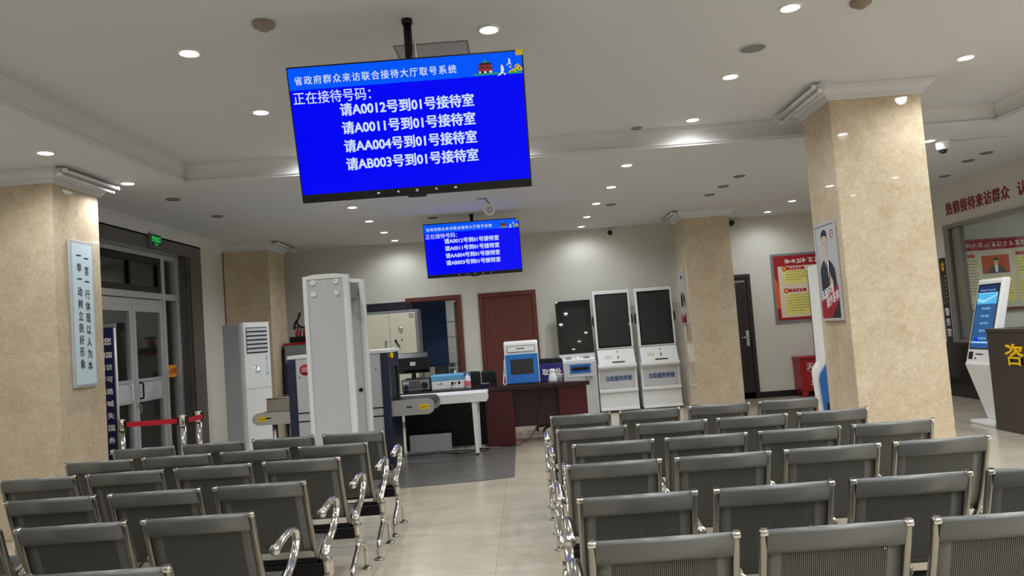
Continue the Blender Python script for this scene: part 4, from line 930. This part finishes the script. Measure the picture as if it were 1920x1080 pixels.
# ------------------------------------------------------------------ self-service kiosks
def service_kiosk(x, label):
    t = thing('service_kiosk', label, 'kiosk', (x, 13.56, 0))
    w = 0.335
    obj('base', G().box(-w+0.01,w-0.01,-0.20,0.22,0.0,0.03,0.004), M['black'], t)
    obj('lower_cabinet', G().prism([(-0.27,0.03),(-0.27,0.055),(-0.225,0.075),(-0.20,0.34),(0.22,0.34),(0.22,0.03)], 'x', -w, w, 0, 0.006), M['white_metal'], t)
    p = obj('middle_cabinet', G().prism([(-0.25,0.34),(-0.25,0.375),(-0.205,0.39),(-0.205,0.735),(-0.30,0.765),(-0.30,0.80),(-0.285,0.815),(0.22,0.815),(0.22,0.34)], 'x', -w, w, 0, 0.006), M['white_metal'], t)
    pl = obj('front_plate', G().box(-w+0.03,w-0.04,-0.2125,-0.204,0.40,0.725,0.003), M['light_grey'], p)
    obj('lettering', text_mesh('自助服务终端', -0.20, 0.235, -0.045, 0.045, 0.0035), M['ink_blue'], p, (0,-0.2145,0.575), (PI/2,0,0))
    for bx in (-0.24, 0.25):
        for bz in (0.43, 0.70): obj('screw', G().lathe([(0.011,0),(0.011,-0.004),(0,-0.004)],(bx,-0.2125,bz),'y',12), M['steel'], p)
    sh = obj('slanted_shelf', G().prism([(-0.285,0.815),(-0.13,1.075),(0.10,1.075),(0.10,0.815)], 'x', -w+0.015, w-0.015, 0, 0.006), M['white_metal'], t)
    a = math.atan2(0.155, 0.26); R_ = (PI/2-a,0,0)
    obj('reader_pad', G().box(-0.20,-0.08,0.12,0.18,0.0,0.006,0.003), M['cream'], sh, (0,-0.285,0.815), R_)
    obj('camera_eye', G().lathe([(0.012,0.0),(0.012,0.005),(0,0.006)],(0.03,0.245,0),'z',12), M['black'], sh, (0,-0.285,0.815), R_)
    obj('key_lock', G().lathe([(0.02,0.0),(0.02,0.008),(0.008,0.012),(0,0.012)],(0.03,0.15,0),'z',14).box(0.02,0.04,0.10,0.15,0,0.008,0.003), M['chrome'], sh, (0,-0.285,0.815), R_)
    obj('card_slot', G().box(-0.085,0.135,0.035,0.058,-0.001,0.006,0.002), M['black'], sh, (0,-0.285,0.815), R_)
    b = math.radians(4)
    h = obj('screen_housing', G().box(-w+0.01,w-0.01,0,1.02,-0.09,0.0,0.008), M['white_metal'], t, (0,-0.135,1.085), (PI/2-b,0,0))
    obj('screen_border', G().box(-w+0.05,w-0.045,0.02,0.965,-0.01,0.004,0.003), M['black_gloss'], h)
    obj('screen', G().box(-w+0.075,w-0.07,0.055,0.935,0.003,0.0055), M['screen_grey'], h)
    for s in (-1, 1):
        obj('side_speaker', G().prism([(s*(w-0.012),0.40),(s*(w+0.012),0.42),(s*(w+0.022),0.46),(s*(w+0.022),0.54),(s*(w+0.012),0.58),(s*(w-0.012),0.60)], 'z', -0.06, -0.01, 0, 0.003), M['black'], h)
    return t
service_kiosk(1.535, 'white self-service kiosk with a tall dark screen, left one of the matching pair')
service_kiosk(2.275, 'white self-service kiosk with tall dark screen, right of the pair next to the pillar')
t = thing('printing_kiosk', 'pale grey kiosk with black tilted screen and blue slot at the desk end', 'kiosk', (0.86, 13.50, 0), math.radians(2.7))
obj('cabinet', G().prism([(-0.22,0.0),(-0.22,0.90),(-0.17,0.93),(-0.10,1.06),(0.2,1.06),(0.2,0.0)], 'x', -0.31, 0.31, 0, 0.01), M['light_grey'], t)
sh = obj('reader_shelf', G().box(-0.30,0.30,0.0,0.165,0.0,0.012,0.005), M['white_metal'], t, (0,-0.18,0.92), (PI/2-math.atan2(0.07,0.13)-0.25,0,0))
for bx, w_ in ((-0.16,0.05),(0.0,0.02),(0.155,0.055)): obj('reader', G().box(bx-w_,bx+w_,0.04,0.12,0.01,0.018,0.004), M['grey'] if w_ > .03 else M['steel'], sh)
sp_ = obj('slot_panel', G().box(-0.155,0.205,-0.232,-0.218,0.715,0.865,0.004), M['blue_deep'], t)
obj('ticket_slot', G().box(-0.115,0.165,-0.235,-0.231,0.76,0.82,0.006), M['black'], sp_)
obj('slot_tray', G().box(-0.18,0.23,-0.30,-0.215,0.655,0.675,0.006), M['light_grey'], t)
h = obj('screen_housing', G().box(-0.305,0.305,0,0.93,-0.07,0.0,0.01), M['black'], t, (0,-0.115,1.05), (PI/2-math.radians(6),0,0))
obj('glass_front', G().box(-0.30,0.30,0.005,0.925,-0.002,0.004,0.002), M['black_gloss'], h)
obj('screen', G().box(-0.20,0.20,0.10,0.80,0.0035,0.0055), M['screen_gloss'], h)

# ------------------------------------------------------------------ pictures and boxes on the far wall, fire box
def print_lines(g, x0, x1, ytop, n, step, z, rnd, h=0.014, mi=0, indent=True):
    """rows of tiny printed marks"""
    for r in range(n):
        x = x0 + (0.05 if (indent and r == 0) else 0); y = ytop - r*step
        end = x1 if r < n-1 else x0 + (x1-x0)*0.4
        while x < end:
            w = h*0.8
            if rnd.random() > 0.08: g.poly([(x,y,z),(x+w,y,z),(x+w,y-h,z),(x,y-h,z)], mi)
            x += h*1.25
    return g
rnd = random.Random(11)
t = thing('wall_poster', 'large framed red poster with yellow notes on the far wall behind the pillar', 'poster', (5.45, WY, 1.93))
obj('frame', G().prism([(-0.95,-0.62),(0.95,-0.62),(0.95,0.62),(-0.95,0.62)], 'y', -0.035, -0.003, 0, 0.004), M['grey'], t)
bd = obj('board', G().poly([(-0.91,-0.037,-0.58),(0.91,-0.037,-0.58),(0.91,-0.037,0.58),(-0.91,-0.037,0.58)]), M['poster_red'], t)
obj('flame_print', G().poly([(-0.91,-0.0372,-0.36),(-0.80,-0.0372,-0.36),(-0.86,-0.0372,0.1),(-0.91,-0.0372,0.2)]), M['poster_orange'], bd)
obj('page', G().poly([(-0.84,-0.0376,-0.53),(0.84,-0.0376,-0.53),(0.84,-0.0376,0.39),(-0.84,-0.0376,0.39)]), M['paper'], bd)
for (x0, x1, z0, z1) in ((-0.74,-0.02,0.07,0.31),(-0.74,-0.02,-0.48,-0.11),(0.04,0.76,-0.48,0.31)):
    obj('note', print_lines(G().poly([(x0,z0,0),(x1,z0,0),(x1,z1,0),(x0,z1,0)]), x0+0.03, x1-0.03, z1-0.02, int((z1-z0-0.02)/0.046), 0.046, 0.0004, rnd, mi=1), [M['paper_yellow'], M['ink_soft']], bd, (0,-0.038,0), (PI/2,0,0))
for zc in (0.345, -0.05):
    hd = obj('heading_bar', G().poly([(-0.70,-0.0382,zc-0.028),(-0.36,-0.0382,zc-0.028),(-0.36,-0.0382,zc+0.028),(-0.70,-0.0382,zc+0.028)]), M['ink_red'], bd)
    obj('heading_print', glyphs(G(), -0.62, zc-0.018, 4, 0.036, 0.055, 0, 0, rnd), M['ink_white'], hd, (0,-0.0386,0), (PI/2,0,0))
    obj('badge', G().lathe([(0,-0.0387),(0.045,-0.0387)], (-0.72,0,zc), 'y', 16).lathe([(0,-0.039),(0.025,-0.039)], (-0.72,0,zc), 'y', 14, 1), [M['ink_red'], M['gold']], bd)
obj('title_print', glyphs(G(), -0.70, 0.435, 14, 0.085, 0.102, 0, 0, rnd, 6), M['ink_white'], bd, (0,-0.0384,0), (PI/2,0,0))

t = thing('fire_box', 'red fire extinguisher box with white characters against the far wall', 'fire box', (5.13, 13.70, 0))
obj('body', G().box(-0.40,0.40,-0.17,0.18,0.10,0.66,0.006), M['red'], t)
obj('lid', G().box(-0.415,0.415,-0.19,0.19,0.66,0.70,0.006), M['red'], t)
obj('door', G().box(-0.33,0.33,-0.182,-0.168,0.13,0.64,0.006), M['red'], t)
for x in (-0.34, 0.34): obj('leg', G().prism([(x-0.06,0.11),(x+0.06,0.11),(x+0.035,0.0),(x-0.035,0.0)], 'y', -0.16, -0.12).prism([(x-0.06,0.11),(x+0.06,0.11),(x+0.035,0.0),(x-0.035,0.0)], 'y', 0.12, 0.16), M['red'], t)
obj('lettering', text_mesh('灭火', -0.29, -0.03, 0.47, 0.59, 0.002, 1.25), M['ink_white'], t, (0,-0.1835,0), (PI/2,0,0))
obj('lettering', text_mesh('火', -0.235, -0.125, 0.20, 0.32, 0.002), M['ink_white'], t, (0,-0.1835,0), (PI/2,0,0))
obj('small_print', glyphs(glyphs(G(), -0.28, 0.435, 3, 0.02, 0.026), -0.12, 0.435, 3, 0.02, 0.026), M['ink_white'], t, (0,-0.1835,0), (PI/2,0,0))

# smoking notices on pillar faces: a plain photo print of a person in a black suit
def suit_poster(label, loc, rz, w, h):
    t = thing('framed_notice', label, 'poster', loc, rz)
    obj('frame', G().box(-w/2,w/2,-0.026,-0.002,-h/2,-h/2+0.022,0.003).box(-w/2,w/2,-0.026,-0.002,h/2-0.022,h/2,0.003).box(-w/2,-w/2+0.022,-0.0255,-0.002,-h/2+0.0215,h/2-0.0215,0.002).box(w/2-0.022,w/2,-0.0255,-0.002,-h/2+0.0215,h/2-0.0215,0.002), M['alu'], t)
    bd = obj('print', G().box(-w/2+0.02,w/2-0.02,-0.016,-0.004,-h/2+0.02,h/2-0.02), M['poster_grey'], t)
    W = w-0.04; H = h-0.04
    def P(pts, mat_, k, name): return obj(name, G().poly([(x*W/2, -0.0162-k*0.0003, z*H/2) for x, z in pts]), mat_, bd)
    P([(-0.80,-0.50),(-0.84,0.02),(-0.72,0.14),(-0.35,0.27),(0.08,0.27),(0.5,0.16),(0.72,0.02),(0.85,-0.50)], M['suit'], 1, 'jacket_print')
    P([(-0.34,0.30),(0.06,0.30),(0.12,0.18),(0.02,-0.16),(-0.12,0.10)], M['shirt'], 2, 'shirt_print')
    P([(-0.17,0.24),(-0.07,0.24),(-0.03,0.12),(0.0,-0.14),(-0.10,0.06)], M['ink'], 3, 'tie_print')
    P([(-0.30,0.26),(-0.14,0.22),(0.02,0.26),(0.02,0.36),(0.09,0.46),(0.13,0.58),(0.13,0.74),(0.05,0.82),(-0.32,0.82),(-0.41,0.74),(-0.41,0.58),(-0.37,0.46),(-0.30,0.36)], M['skin'], 4, 'face_print')
    P([(-0.44,0.66),(-0.45,0.80),(-0.34,0.88),(-0.10,0.91),(0.10,0.88),(0.17,0.80),(0.16,0.66),(0.11,0.74),(0.0,0.77),(-0.3,0.77),(-0.39,0.74)], M['ink'], 5, 'hair_print')
    for ex in (-0.27, -0.03): P([(ex-0.06,0.615),(ex+0.06,0.615),(ex+0.05,0.632),(ex-0.05,0.632)], M['ink'], 5, 'eye_print')
    P([(-0.22,0.445),(-0.06,0.445),(-0.08,0.46),(-0.20,0.46)], M['pink'], 5, 'mouth_print')
    P([(0.08,-0.36),(0.42,-0.36),(0.46,-0.22),(0.36,-0.16),(0.24,-0.10),(0.20,-0.02),(0.14,-0.02),(0.16,-0.12),(0.08,-0.2)], M['skin'], 6, 'hand_print')
    P([(-1,-1),(1,-1),(1,-0.30),(0.3,-0.36),(-0.3,-0.52),(-1,-0.62)], M['poster_red'], 7, 'red_print')
    P([(-0.05,-1),(1,-1),(1,-0.6),(0.4,-0.82)], M['suit'], 8, 'dark_print')
    for s_, x0, x1, z0, z1 in (('无烟环境',-0.85,0.45,-0.50,-0.30),('我作表率',-0.45,0.9,-0.72,-0.50)):
        me = text_mesh(s_, x0*W/2, x1*W/2, z0*H/2, z1*H/2, 0.002)
        for v in me.vertices: v.co.y += v.co.x*0.25
        obj('lettering', me, M['ink_white'], bd, (0,-0.0192,0), (PI/2,0,0))
    obj('no_smoking_ring', G().lathe([(0.085*W*1.1,-0.0168),(0.062*W*1.1,-0.0168)], (0.68*W/2,0,0.78*H/2), 'y', 20).prism([(0.68*W/2-0.05*W,0.78*H/2-0.004),(0.68*W/2+0.05*W,0.78*H/2-0.004),(0.68*W/2+0.05*W,0.78*H/2+0.004),(0.68*W/2-0.05*W,0.78*H/2+0.004)], 'y', -0.0169, -0.0166), M['ink_red'], bd)
    return t
suit_poster('framed notice of a black-suited person on the side of the large right pillar', (PR[0], 7.075, 1.84), -PI/2, 0.47, 0.90)
suit_poster('framed notice of a suited person on the side of the distant pillar by the kiosks', (2.68, 12.86, 1.86), -PI/2, 0.46, 0.88)
t = thing('pillar_switch', 'small white box low on the distant pillar side beside the kiosks', 'socket', (2.68, 12.8, 0.95))
obj('plate', G().box(-0.012,0,-0.04,0.04,-0.04,0.04,0.003), M['white'], t); obj('rocker', G().box(-0.015,-0.012,-0.018,0.018,-0.025,0.025,0.001), M['light_grey'], t)

# motto board on the left pillar
t = thing('motto_board', 'narrow pale blue framed board with two columns of characters on the left pillar', 'sign', (PL[1], 7.13, 1.965), PI/2)
w, h = 0.375, 1.37
obj('frame', G().prism([(-w/2,-h/2),(w/2,-h/2),(w/2,h/2),(-w/2,h/2)], 'y', -0.03, -0.002, 0, 0.006), M['alu'], t)
bd = obj('board', G().box(-w/2+0.028,w/2-0.028,-0.033,-0.029,-h/2+0.028,h/2-0.028), M['sign_pale'], t)
for k, (s, cx_) in enumerate((('一举一动树立良好形象',-0.06),('一言一行体现以人为本',0.06))):
    zs = [0.545,0.43,0.325] + [0.205-0.112*i for i in range(7)]
    for ch, zz in zip(s, zs):
        zz -= (0.02 if k else 0.0)
        hh = 0.005 if ch == '一' else 0.043
        obj('character', text_mesh(ch, cx_-0.036, cx_+0.036, zz-hh, zz+hh, 0.0012), M['ink'], bd, (0,-0.0345,0), (PI/2,0,0))

# ------------------------------------------------------------------ entrance side: notice stand, belt posts, exit sign
t = thing('notice_stand', 'tall navy notice stand with white characters behind the left pillar', 'sign', (-4.555, 8.08, 0))
obj('panel', G().box(-0.195,0.195,-0.012,0.012,0.22,1.86,0.004), M['sign_navy'], t)
obj('frame_pole', G().cyl((0.213,0,0.0),(0.213,0,1.86),0.014,None,12), M['alu'], t); obj('frame_pole', G().cyl((-0.213,0,0.0),(-0.213,0,1.86),0.014,None,12), M['alu'], t)
obj('top_bar', G().box(-0.228,0.228,-0.016,0.016,1.86,1.90,0.004), M['grey'], t)
obj('base_plate', G().box(-0.225,0.225,-0.18,0.18,0.0,0.02,0.004), M['black_metal'], t)
for i, s in enumerate(('您','和国','信访','许可','道路','喊','失','国','务','均')):
    zz = 1.70 - i*0.128 if i else 1.715
    n = len(s); ww = 0.075 if i == 0 else 0.062
    obj('lettering', text_mesh(s, 0.178-ww*n*1.05, 0.178, zz-ww*0.5, zz+ww*0.5, 0.002), M['ink_white'], t, (0,-0.0135,0), (PI/2,0,0))
obj('lettering', text_mesh('宣', 0.125, 0.18, 0.37, 0.43, 0.002), M['ink_white'], t, (0,-0.0135,0), (PI/2,0,0))

def belt_post(x, y, label):
    t = thing('barrier_post', label, 'barrier post', (x, y, 0))
    obj('post', G().cyl((0,0,0.03),(0,0,0.80),0.031,None,20), M['chrome'], t)
    obj('head', G().lathe([(0.034,0.80),(0.038,0.81),(0.038,0.905),(0.032,0.915),(0,0.918)], seg=20), M['chrome'], t)
    obj('belt_slot', G().box(-0.05,-0.034,-0.022,0.022,0.815,0.90,0.003).box(0.034,0.05,-0.022,0.022,0.815,0.90,0.003), M['black'], t)
    obj('base', G().lathe([(0.17,0.0),(0.17,0.012),(0.12,0.025),(0.033,0.035),(0,0.035)], seg=28), M['chrome'], t)
    return t
P1 = belt_post(-3.50, 7.72, 'chrome belt post before the glass doors, holding the red belt end')
P2 = belt_post(-3.505, 8.10, 'chrome belt post nearest the air conditioner, right one of the close pair')
P3 = belt_post(-4.12, 7.72, 'chrome belt post mostly hidden behind the left pillar')
obj('belt', G().box(0.05,0.57,-0.0015,0.0015,0.832,0.882), M['red_belt'], P3)
obj('belt', G().box(0.045,0.048,0.0,0.37,0.832,0.882), M['red_belt'], P1)

t = thing('exit_sign', 'small green glowing exit sign above the glass entrance doors', 'exit sign', (SX+0.012, 10.02, 3.045), PI/2)
obj('case', G().box(-0.14,0.14,-0.03,0.012,-0.085,0.085,0.006), M['grey'], t)
fc = obj('face', G().box(-0.129,0.129,-0.033,-0.029,-0.074,0.074), M['sign_dark'], t)
obj('lettering', text_mesh('安全出口', -0.118, 0.118, -0.02, 0.062, 0.0025), M['exit_green'], fc, (0,-0.0345,0), (PI/2,0,0))
obj('lettering', text_mesh('EXIT', -0.05, 0.06, -0.060, -0.036, 0.0012, 1.3), M['exit_green'], fc, (0,-0.0345,0), (PI/2,0,0))
obj('hanger', G().box(-0.145,-0.13,-0.02,0.0,0.08,0.15), M['grey'], t)
tag(obj('storage_crate', G().box(-0.3,0.3,-0.25,0.25,0.0,0.5,0.01).box(-0.12,0.12,-0.2,0.2,0.5,0.72,0.01), M['paper'], None, (-6.3, 9.1, 0)), 'pale cartons stacked outside the glass entrance doors', 'box')
t = thing('lobby_door_frame', 'pale door frame on the lobby wall, dimly seen through the left entrance leaf', 'door frame', (-7.79, 9.4, 0))
obj('frame_side', G().box(0,0.05,-0.5,-0.42,0,2.1,0.004).box(0,0.05,0.42,0.5,0,2.1,0.004), M['light_grey'], t); obj('frame_head', G().box(0,0.05,-0.5,0.5,2.1,2.18,0.004), M['light_grey'], t)

# ------------------------------------------------------------------ right-hand side
t = thing('leaning_kiosk', 'white kiosk with a lit blue screen leaning back beside the dark counter', 'kiosk', (5.53, 9.24, 0), 0.0)
hw = 0.243
def KX(x): return x-5.44
obj('base', G().box(KX(5.21), KX(5.60), -hw, hw, 0.0, 0.045, 0.012), M['white'], t)
body = obj('body', G().prism([(KX(5.42),0.045),(KX(5.215),0.715),(KX(5.235),0.745),(KX(5.49),1.705),(KX(5.51),1.72),(KX(5.57),1.72),(KX(5.585),1.70),(KX(5.36),0.80),(KX(5.55),0.045)], 'y', -hw, hw, 0, 0.012), M['white'], t)
va = math.atan2(0.255, 0.96)
# screen panel local frame: x along -Y of the world, y up the slope, z out of the face
sc_o = obj('screen_border', G().box(-0.215,0.215,0.15,0.945,-0.004,0.003,0.002), M['black_gloss'], body, (KX(5.2345),0,0.745), (PI/2-va,0,-PI/2))
g = G(); z = 0.0034
g.poly([(-0.195,0.165,z),(0.195,0.165,z),(0.195,0.70,z),(-0.195,0.70,z)],0); g.poly([(-0.195,0.70,z),(0.195,0.70,z),(0.195,0.83,z),(-0.195,0.83,z)],1); g.poly([(-0.195,0.83,z),(0.195,0.83,z),(0.195,0.93,z),(-0.195,0.93,z)],2)
scn = obj('screen', g, [M['k_blue'], M['k_cyan'], M['k_navy']], sc_o)
g = G(); z = 0.004
g.poly([(-0.195,0.735,z),(-0.05,0.715,z),(0.195,0.80,z),(0.195,0.815,z),(-0.05,0.75,z),(-0.195,0.765,z)])
obj('bottom_bar', G().poly([(-0.195,0.225,z),(0.195,0.225,z),(0.195,0.243,z),(-0.195,0.243,z)]), M['k_text'], scn); obj('header_line', G().poly([(-0.195,0.826,z),(0.195,0.826,z),(0.195,0.836,z),(-0.195,0.836,z)]), M['k_text'], scn)
obj('screen_wave', g, M['k_text'], scn)
for i in range(5): obj('menu_text', glyphs(G(), -0.07, 0.63-i*0.09, 5, 0.028, 0.033, 0.004, 0, rnd), M['k_text'], scn)
obj('title_text', glyphs(G(), -0.16, 0.855, 11, 0.022, 0.029, 0.004, 0, rnd), M['k_text'], scn)
obj('corner_button', G().poly([(-0.13,0.255,0.0039),(-0.05,0.255,0.0039),(-0.05,0.29,0.0039),(-0.13,0.29,0.0039)]), M['scr_blue'], scn)
obj('card_reader', G().box(-0.20,-0.12,0.03,0.12,-0.002,0.006,0.003), M['black'], body, (KX(5.2345),0,0.745), (PI/2-va,0,-PI/2))
obj('receipt_slot', G().box(-0.06,0.08,0.085,0.10,-0.002,0.003,0.001).cyl((-0.06,0.04,-0.002),(-0.06,0.04,0.004),0.012,None,10), M['ink'], body, (KX(5.2345),0,0.745), (PI/2-va,0,-PI/2))

t = thing('enquiry_counter', 'dark brown counter with yellow characters at the right edge of the photo', 'counter', (5.62, 7.42, 0))
obj('body', G().box(-0.36,0.38,-1.45,1.48,0.0,1.105,0.004), M['counter'], t)
obj('counter_top', G().box(-0.37,0.42,-1.47,1.49,1.105,1.14,0.006), M['counter'], t)
obj('letter', text_mesh('咨', -0.145, 0.145, 0.745, 0.975, 0.004, 1, 0.008), M['gold'], t, (-0.37, 1.00, 0), (PI/2,0,-PI/2))
obj('letter', text_mesh('询', -0.145, 0.145, 0.745, 0.975, 0.004, 1, 0.008), M['gold'], t, (-0.37, 0.45, 0), (PI/2,0,-PI/2))
tag(obj('document_tray', G().box(-0.10,0.10,-0.14,0.14,0,0.008,0.002).box(-0.10,-0.092,-0.14,0.14,0,0.06,0.002).box(0.092,0.10,-0.14,0.14,0,0.06,0.002).box(-0.10,0.10,0.132,0.14,0,0.06,0.002), M['light_grey'], None, (5.55, 8.35, 1.141)), 'clear grey tray lying on the dark brown counter', 'tray')

t = thing('side_kiosk', 'white and blue kiosk standing behind the large right pillar', 'kiosk', (3.56, 8.62, 0))
prof = [(-0.325,0.0),(-0.365,0.45),(-0.385,0.80),(-0.37,0.86),(-0.325,0.92),(-0.325,1.96),(-0.30,2.0),(0.30,2.0),(0.325,1.96),(0.325,0.91),(0.37,0.86),(0.385,0.80),(0.365,0.45),(0.325,0.0)]
sh = obj('shell', G().prism(prof, 'y', 0.0, 0.12, 0, 0.008), M['white_metal'], t)
obj('blue_front', G().prism([(-0.29,0.03),(-0.335,0.45),(-0.35,0.72),(-0.335,0.79),(-0.24,0.93),(0.24,0.93),(0.335,0.79),(0.35,0.72),(0.335,0.45),(0.29,0.03)], 'y', -0.03, 0.0, 0, 0.006), M['blue_deep'], t)
obj('edge_line', G().box(-0.327,-0.322,0.105,0.12,0.93,1.95), M['black'], sh)
obj('screen', G().box(-0.02,0.26,-0.006,0.002,1.05,1.90), M['black_gloss'], t)
obj('card_slot', G().box(-0.30,-0.255,-0.034,-0.028,0.38,0.47,0.003), M['black'], t)

# red raised characters on the right wall over the window; each is fixed on its own
chars = '热情接待来访群众认真'
ys = [11.86-0.198*i for i in range(8)] + [10.12, 9.92]
words = ['first', 'second', 'third', 'fourth', 'fifth', 'sixth', 'seventh', 'eighth', 'ninth', 'tenth']
for ch, y, wd in zip(chars, ys, words):
    o = obj('raised_character', text_mesh(ch, -0.088, 0.088, -0.095, 0.095, 0.0022, 1, 0.005), M['red_letter'], None, (XR-0.004, y, 2.90), (PI/2,0,-PI/2))
    tag(o, 'raised red character %s, %s in the slogan over the police room window' % (ch, wd), 'wall letter', 'red slogan characters')

t = thing('police_room_plaque', 'narrow dark vertical plaque with badge and white characters left of the window', 'sign', (XR, 12.165, 1.52), -PI/2)
obj('frame', G().box(-0.105,0.105,-0.024,-0.002,-0.70,0.66,0.004), M['light_grey'], t)
bd = obj('board', G().box(-0.093,0.093,-0.027,-0.023,-0.685,0.645), M['sign_dark'], t)
obj('badge', G().poly([(-0.042,-0.028,0.54),(-0.03,-0.028,0.47),(0,-0.028,0.43),(0.03,-0.028,0.47),(0.042,-0.028,0.54),(0.02,-0.028,0.56),(0,-0.028,0.60),(-0.02,-0.028,0.56)]).lathe([(0,-0.0285),(0.022,-0.0285)],(0,0,0.515),'y',14,1), [M['gold'], M['ink_red']], bd)
for ch, zz in zip('警务室', (-0.20,-0.36,-0.52)):
    obj('character', text_mesh(ch, -0.055, 0.065, zz-0.06, zz+0.06, 0.003), M['ink_white'], bd, (0,-0.0285,0), (PI/2,0,0))
g = G()
for k in range(10): glyphs(g, -0.045, 0.33-k*0.045, 1, 0.024, 0.03, 0, 0, rnd)
for k in range(7): glyphs(g, 0.02, 0.34-k*0.066, 1, 0.032, 0.03, 0, 0, rnd)
obj('small_characters', g, M['ink_white'], bd, (0,-0.0285,0), (PI/2,0,0))

# notice wall seen through the window
t = thing('office_notice_board', 'wide notice board with a red banner seen through the police room window', 'notice board', (8.35, 12.9, 1.91))
bd = obj('board', G().box(-1.15,1.15,-0.03,-0.002,-0.60,0.56,0.004), M['paper_pale'], t)
bn = obj('banner', G().box(-1.15,1.15,-0.034,-0.029,0.38,0.56), M['poster_red'], t)
obj('banner_print', glyphs(G(), -1.02, 0.425, 20, 0.075, 0.10, 0, 0, rnd, 6), M['ink_white'], bn, (0,-0.0345,0), (PI/2,0,0))
for (x0, x1, z0, z1, hd) in ((-1.06,-0.74,-0.50,0.24,1),(-0.68,-0.20,-0.50,-0.08,0),(-0.12,0.34,-0.08,0.24,1),(-0.12,0.34,-0.50,-0.14,0),(0.42,1.06,-0.50,0.24,1)):
    nt_ = obj('sheet', G().box(x0,x1,-0.034,-0.029,z0,z1), M['paper_yellow'] if x0 > -0.7 else M['paper_pale'], t)
    obj('sheet_text', print_lines(G(), x0+0.03, x1-0.03, z1-0.03, int((z1-z0-0.04)/0.05), 0.05, 0, rnd, 0.016), M['ink_soft'], nt_, (0,-0.0345,0), (PI/2,0,0))
    if hd: obj('sheet_heading', G().box(x0,x0+0.26,-0.035,-0.029,z1+0.02,z1+0.075), M['ink_red'], nt_)
ph = obj('photo_print', G().box(-0.69,-0.24,-0.035,-0.029,-0.02,0.28), M['ink_red'], t)
obj('person_print', G().poly([(-0.62,-0.0355,-0.02),(-0.28,-0.0355,-0.02),(-0.34,-0.0355,0.08),(-0.42,-0.0355,0.12),(-0.50,-0.0355,0.12),(-0.58,-0.0355,0.07)]), M['suit'], ph)
obj('person_shirt_print', G().poly([(-0.48,-0.0358,0.0),(-0.44,-0.0358,0.0),(-0.43,-0.0358,0.12),(-0.49,-0.0358,0.12)]), M['shirt'], ph)
obj('person_face_print', G().poly([(-0.49,-0.0359,0.13),(-0.47,-0.0359,0.11),(-0.45,-0.0359,0.11),(-0.43,-0.0359,0.13),(-0.42,-0.0359,0.19),(-0.44,-0.0359,0.225),(-0.48,-0.0359,0.225),(-0.50,-0.0359,0.19)]), M['skin'], ph)
obj('person_hair_print', G().poly([(-0.505,-0.0361,0.19),(-0.415,-0.0361,0.19),(-0.415,-0.0361,0.225),(-0.44,-0.0361,0.245),(-0.48,-0.0361,0.245),(-0.505,-0.0361,0.225)]), M['ink'], ph)
obj('wood_ledge', G().box(-1.15,1.15,-0.05,-0.002,-0.65,-0.60,0.004), M['brown_wood'], t)

# ------------------------------------------------------------------ camera, light, render look
cam = bpy.data.cameras.new('camera'); cam.lens = 27.0; cam.sensor_width = 36.0; cam.clip_end = 100
co = bpy.data.objects.new('camera', cam); COL.objects.link(co); SC.camera = co
Rm = Matrix(((0.997168, 0.074048, 0.013147), (0.017331, -0.056153, -0.998272), (-0.073182, 0.995673, -0.057277)))
co.matrix_world = Matrix.Translation((0, 0, 1.5)) @ Rm.to_4x4()

wd = bpy.data.worlds.new('night'); SC.world = wd; wd.use_nodes = True
wd.node_tree.nodes['Background'].inputs[0].default_value = (0.02, 0.025, 0.035, 1); wd.node_tree.nodes['Background'].inputs[1].default_value = 0.3
SC.view_settings.view_transform = 'Standard'; SC.view_settings.look = 'None'
SC.view_settings.exposure = 0.0; SC.view_settings.gamma = 1.0; SC.view_settings.use_curve_mapping = False
cy = SC.cycles
cy.use_denoising = True; cy.sample_clamp_indirect = 6.0; cy.max_bounces = 10; cy.diffuse_bounces = 5; cy.glossy_bounces = 5; cy.transparent_max_bounces = 16
try: cy.denoiser = 'OPENIMAGEDENOISE'
except Exception: pass
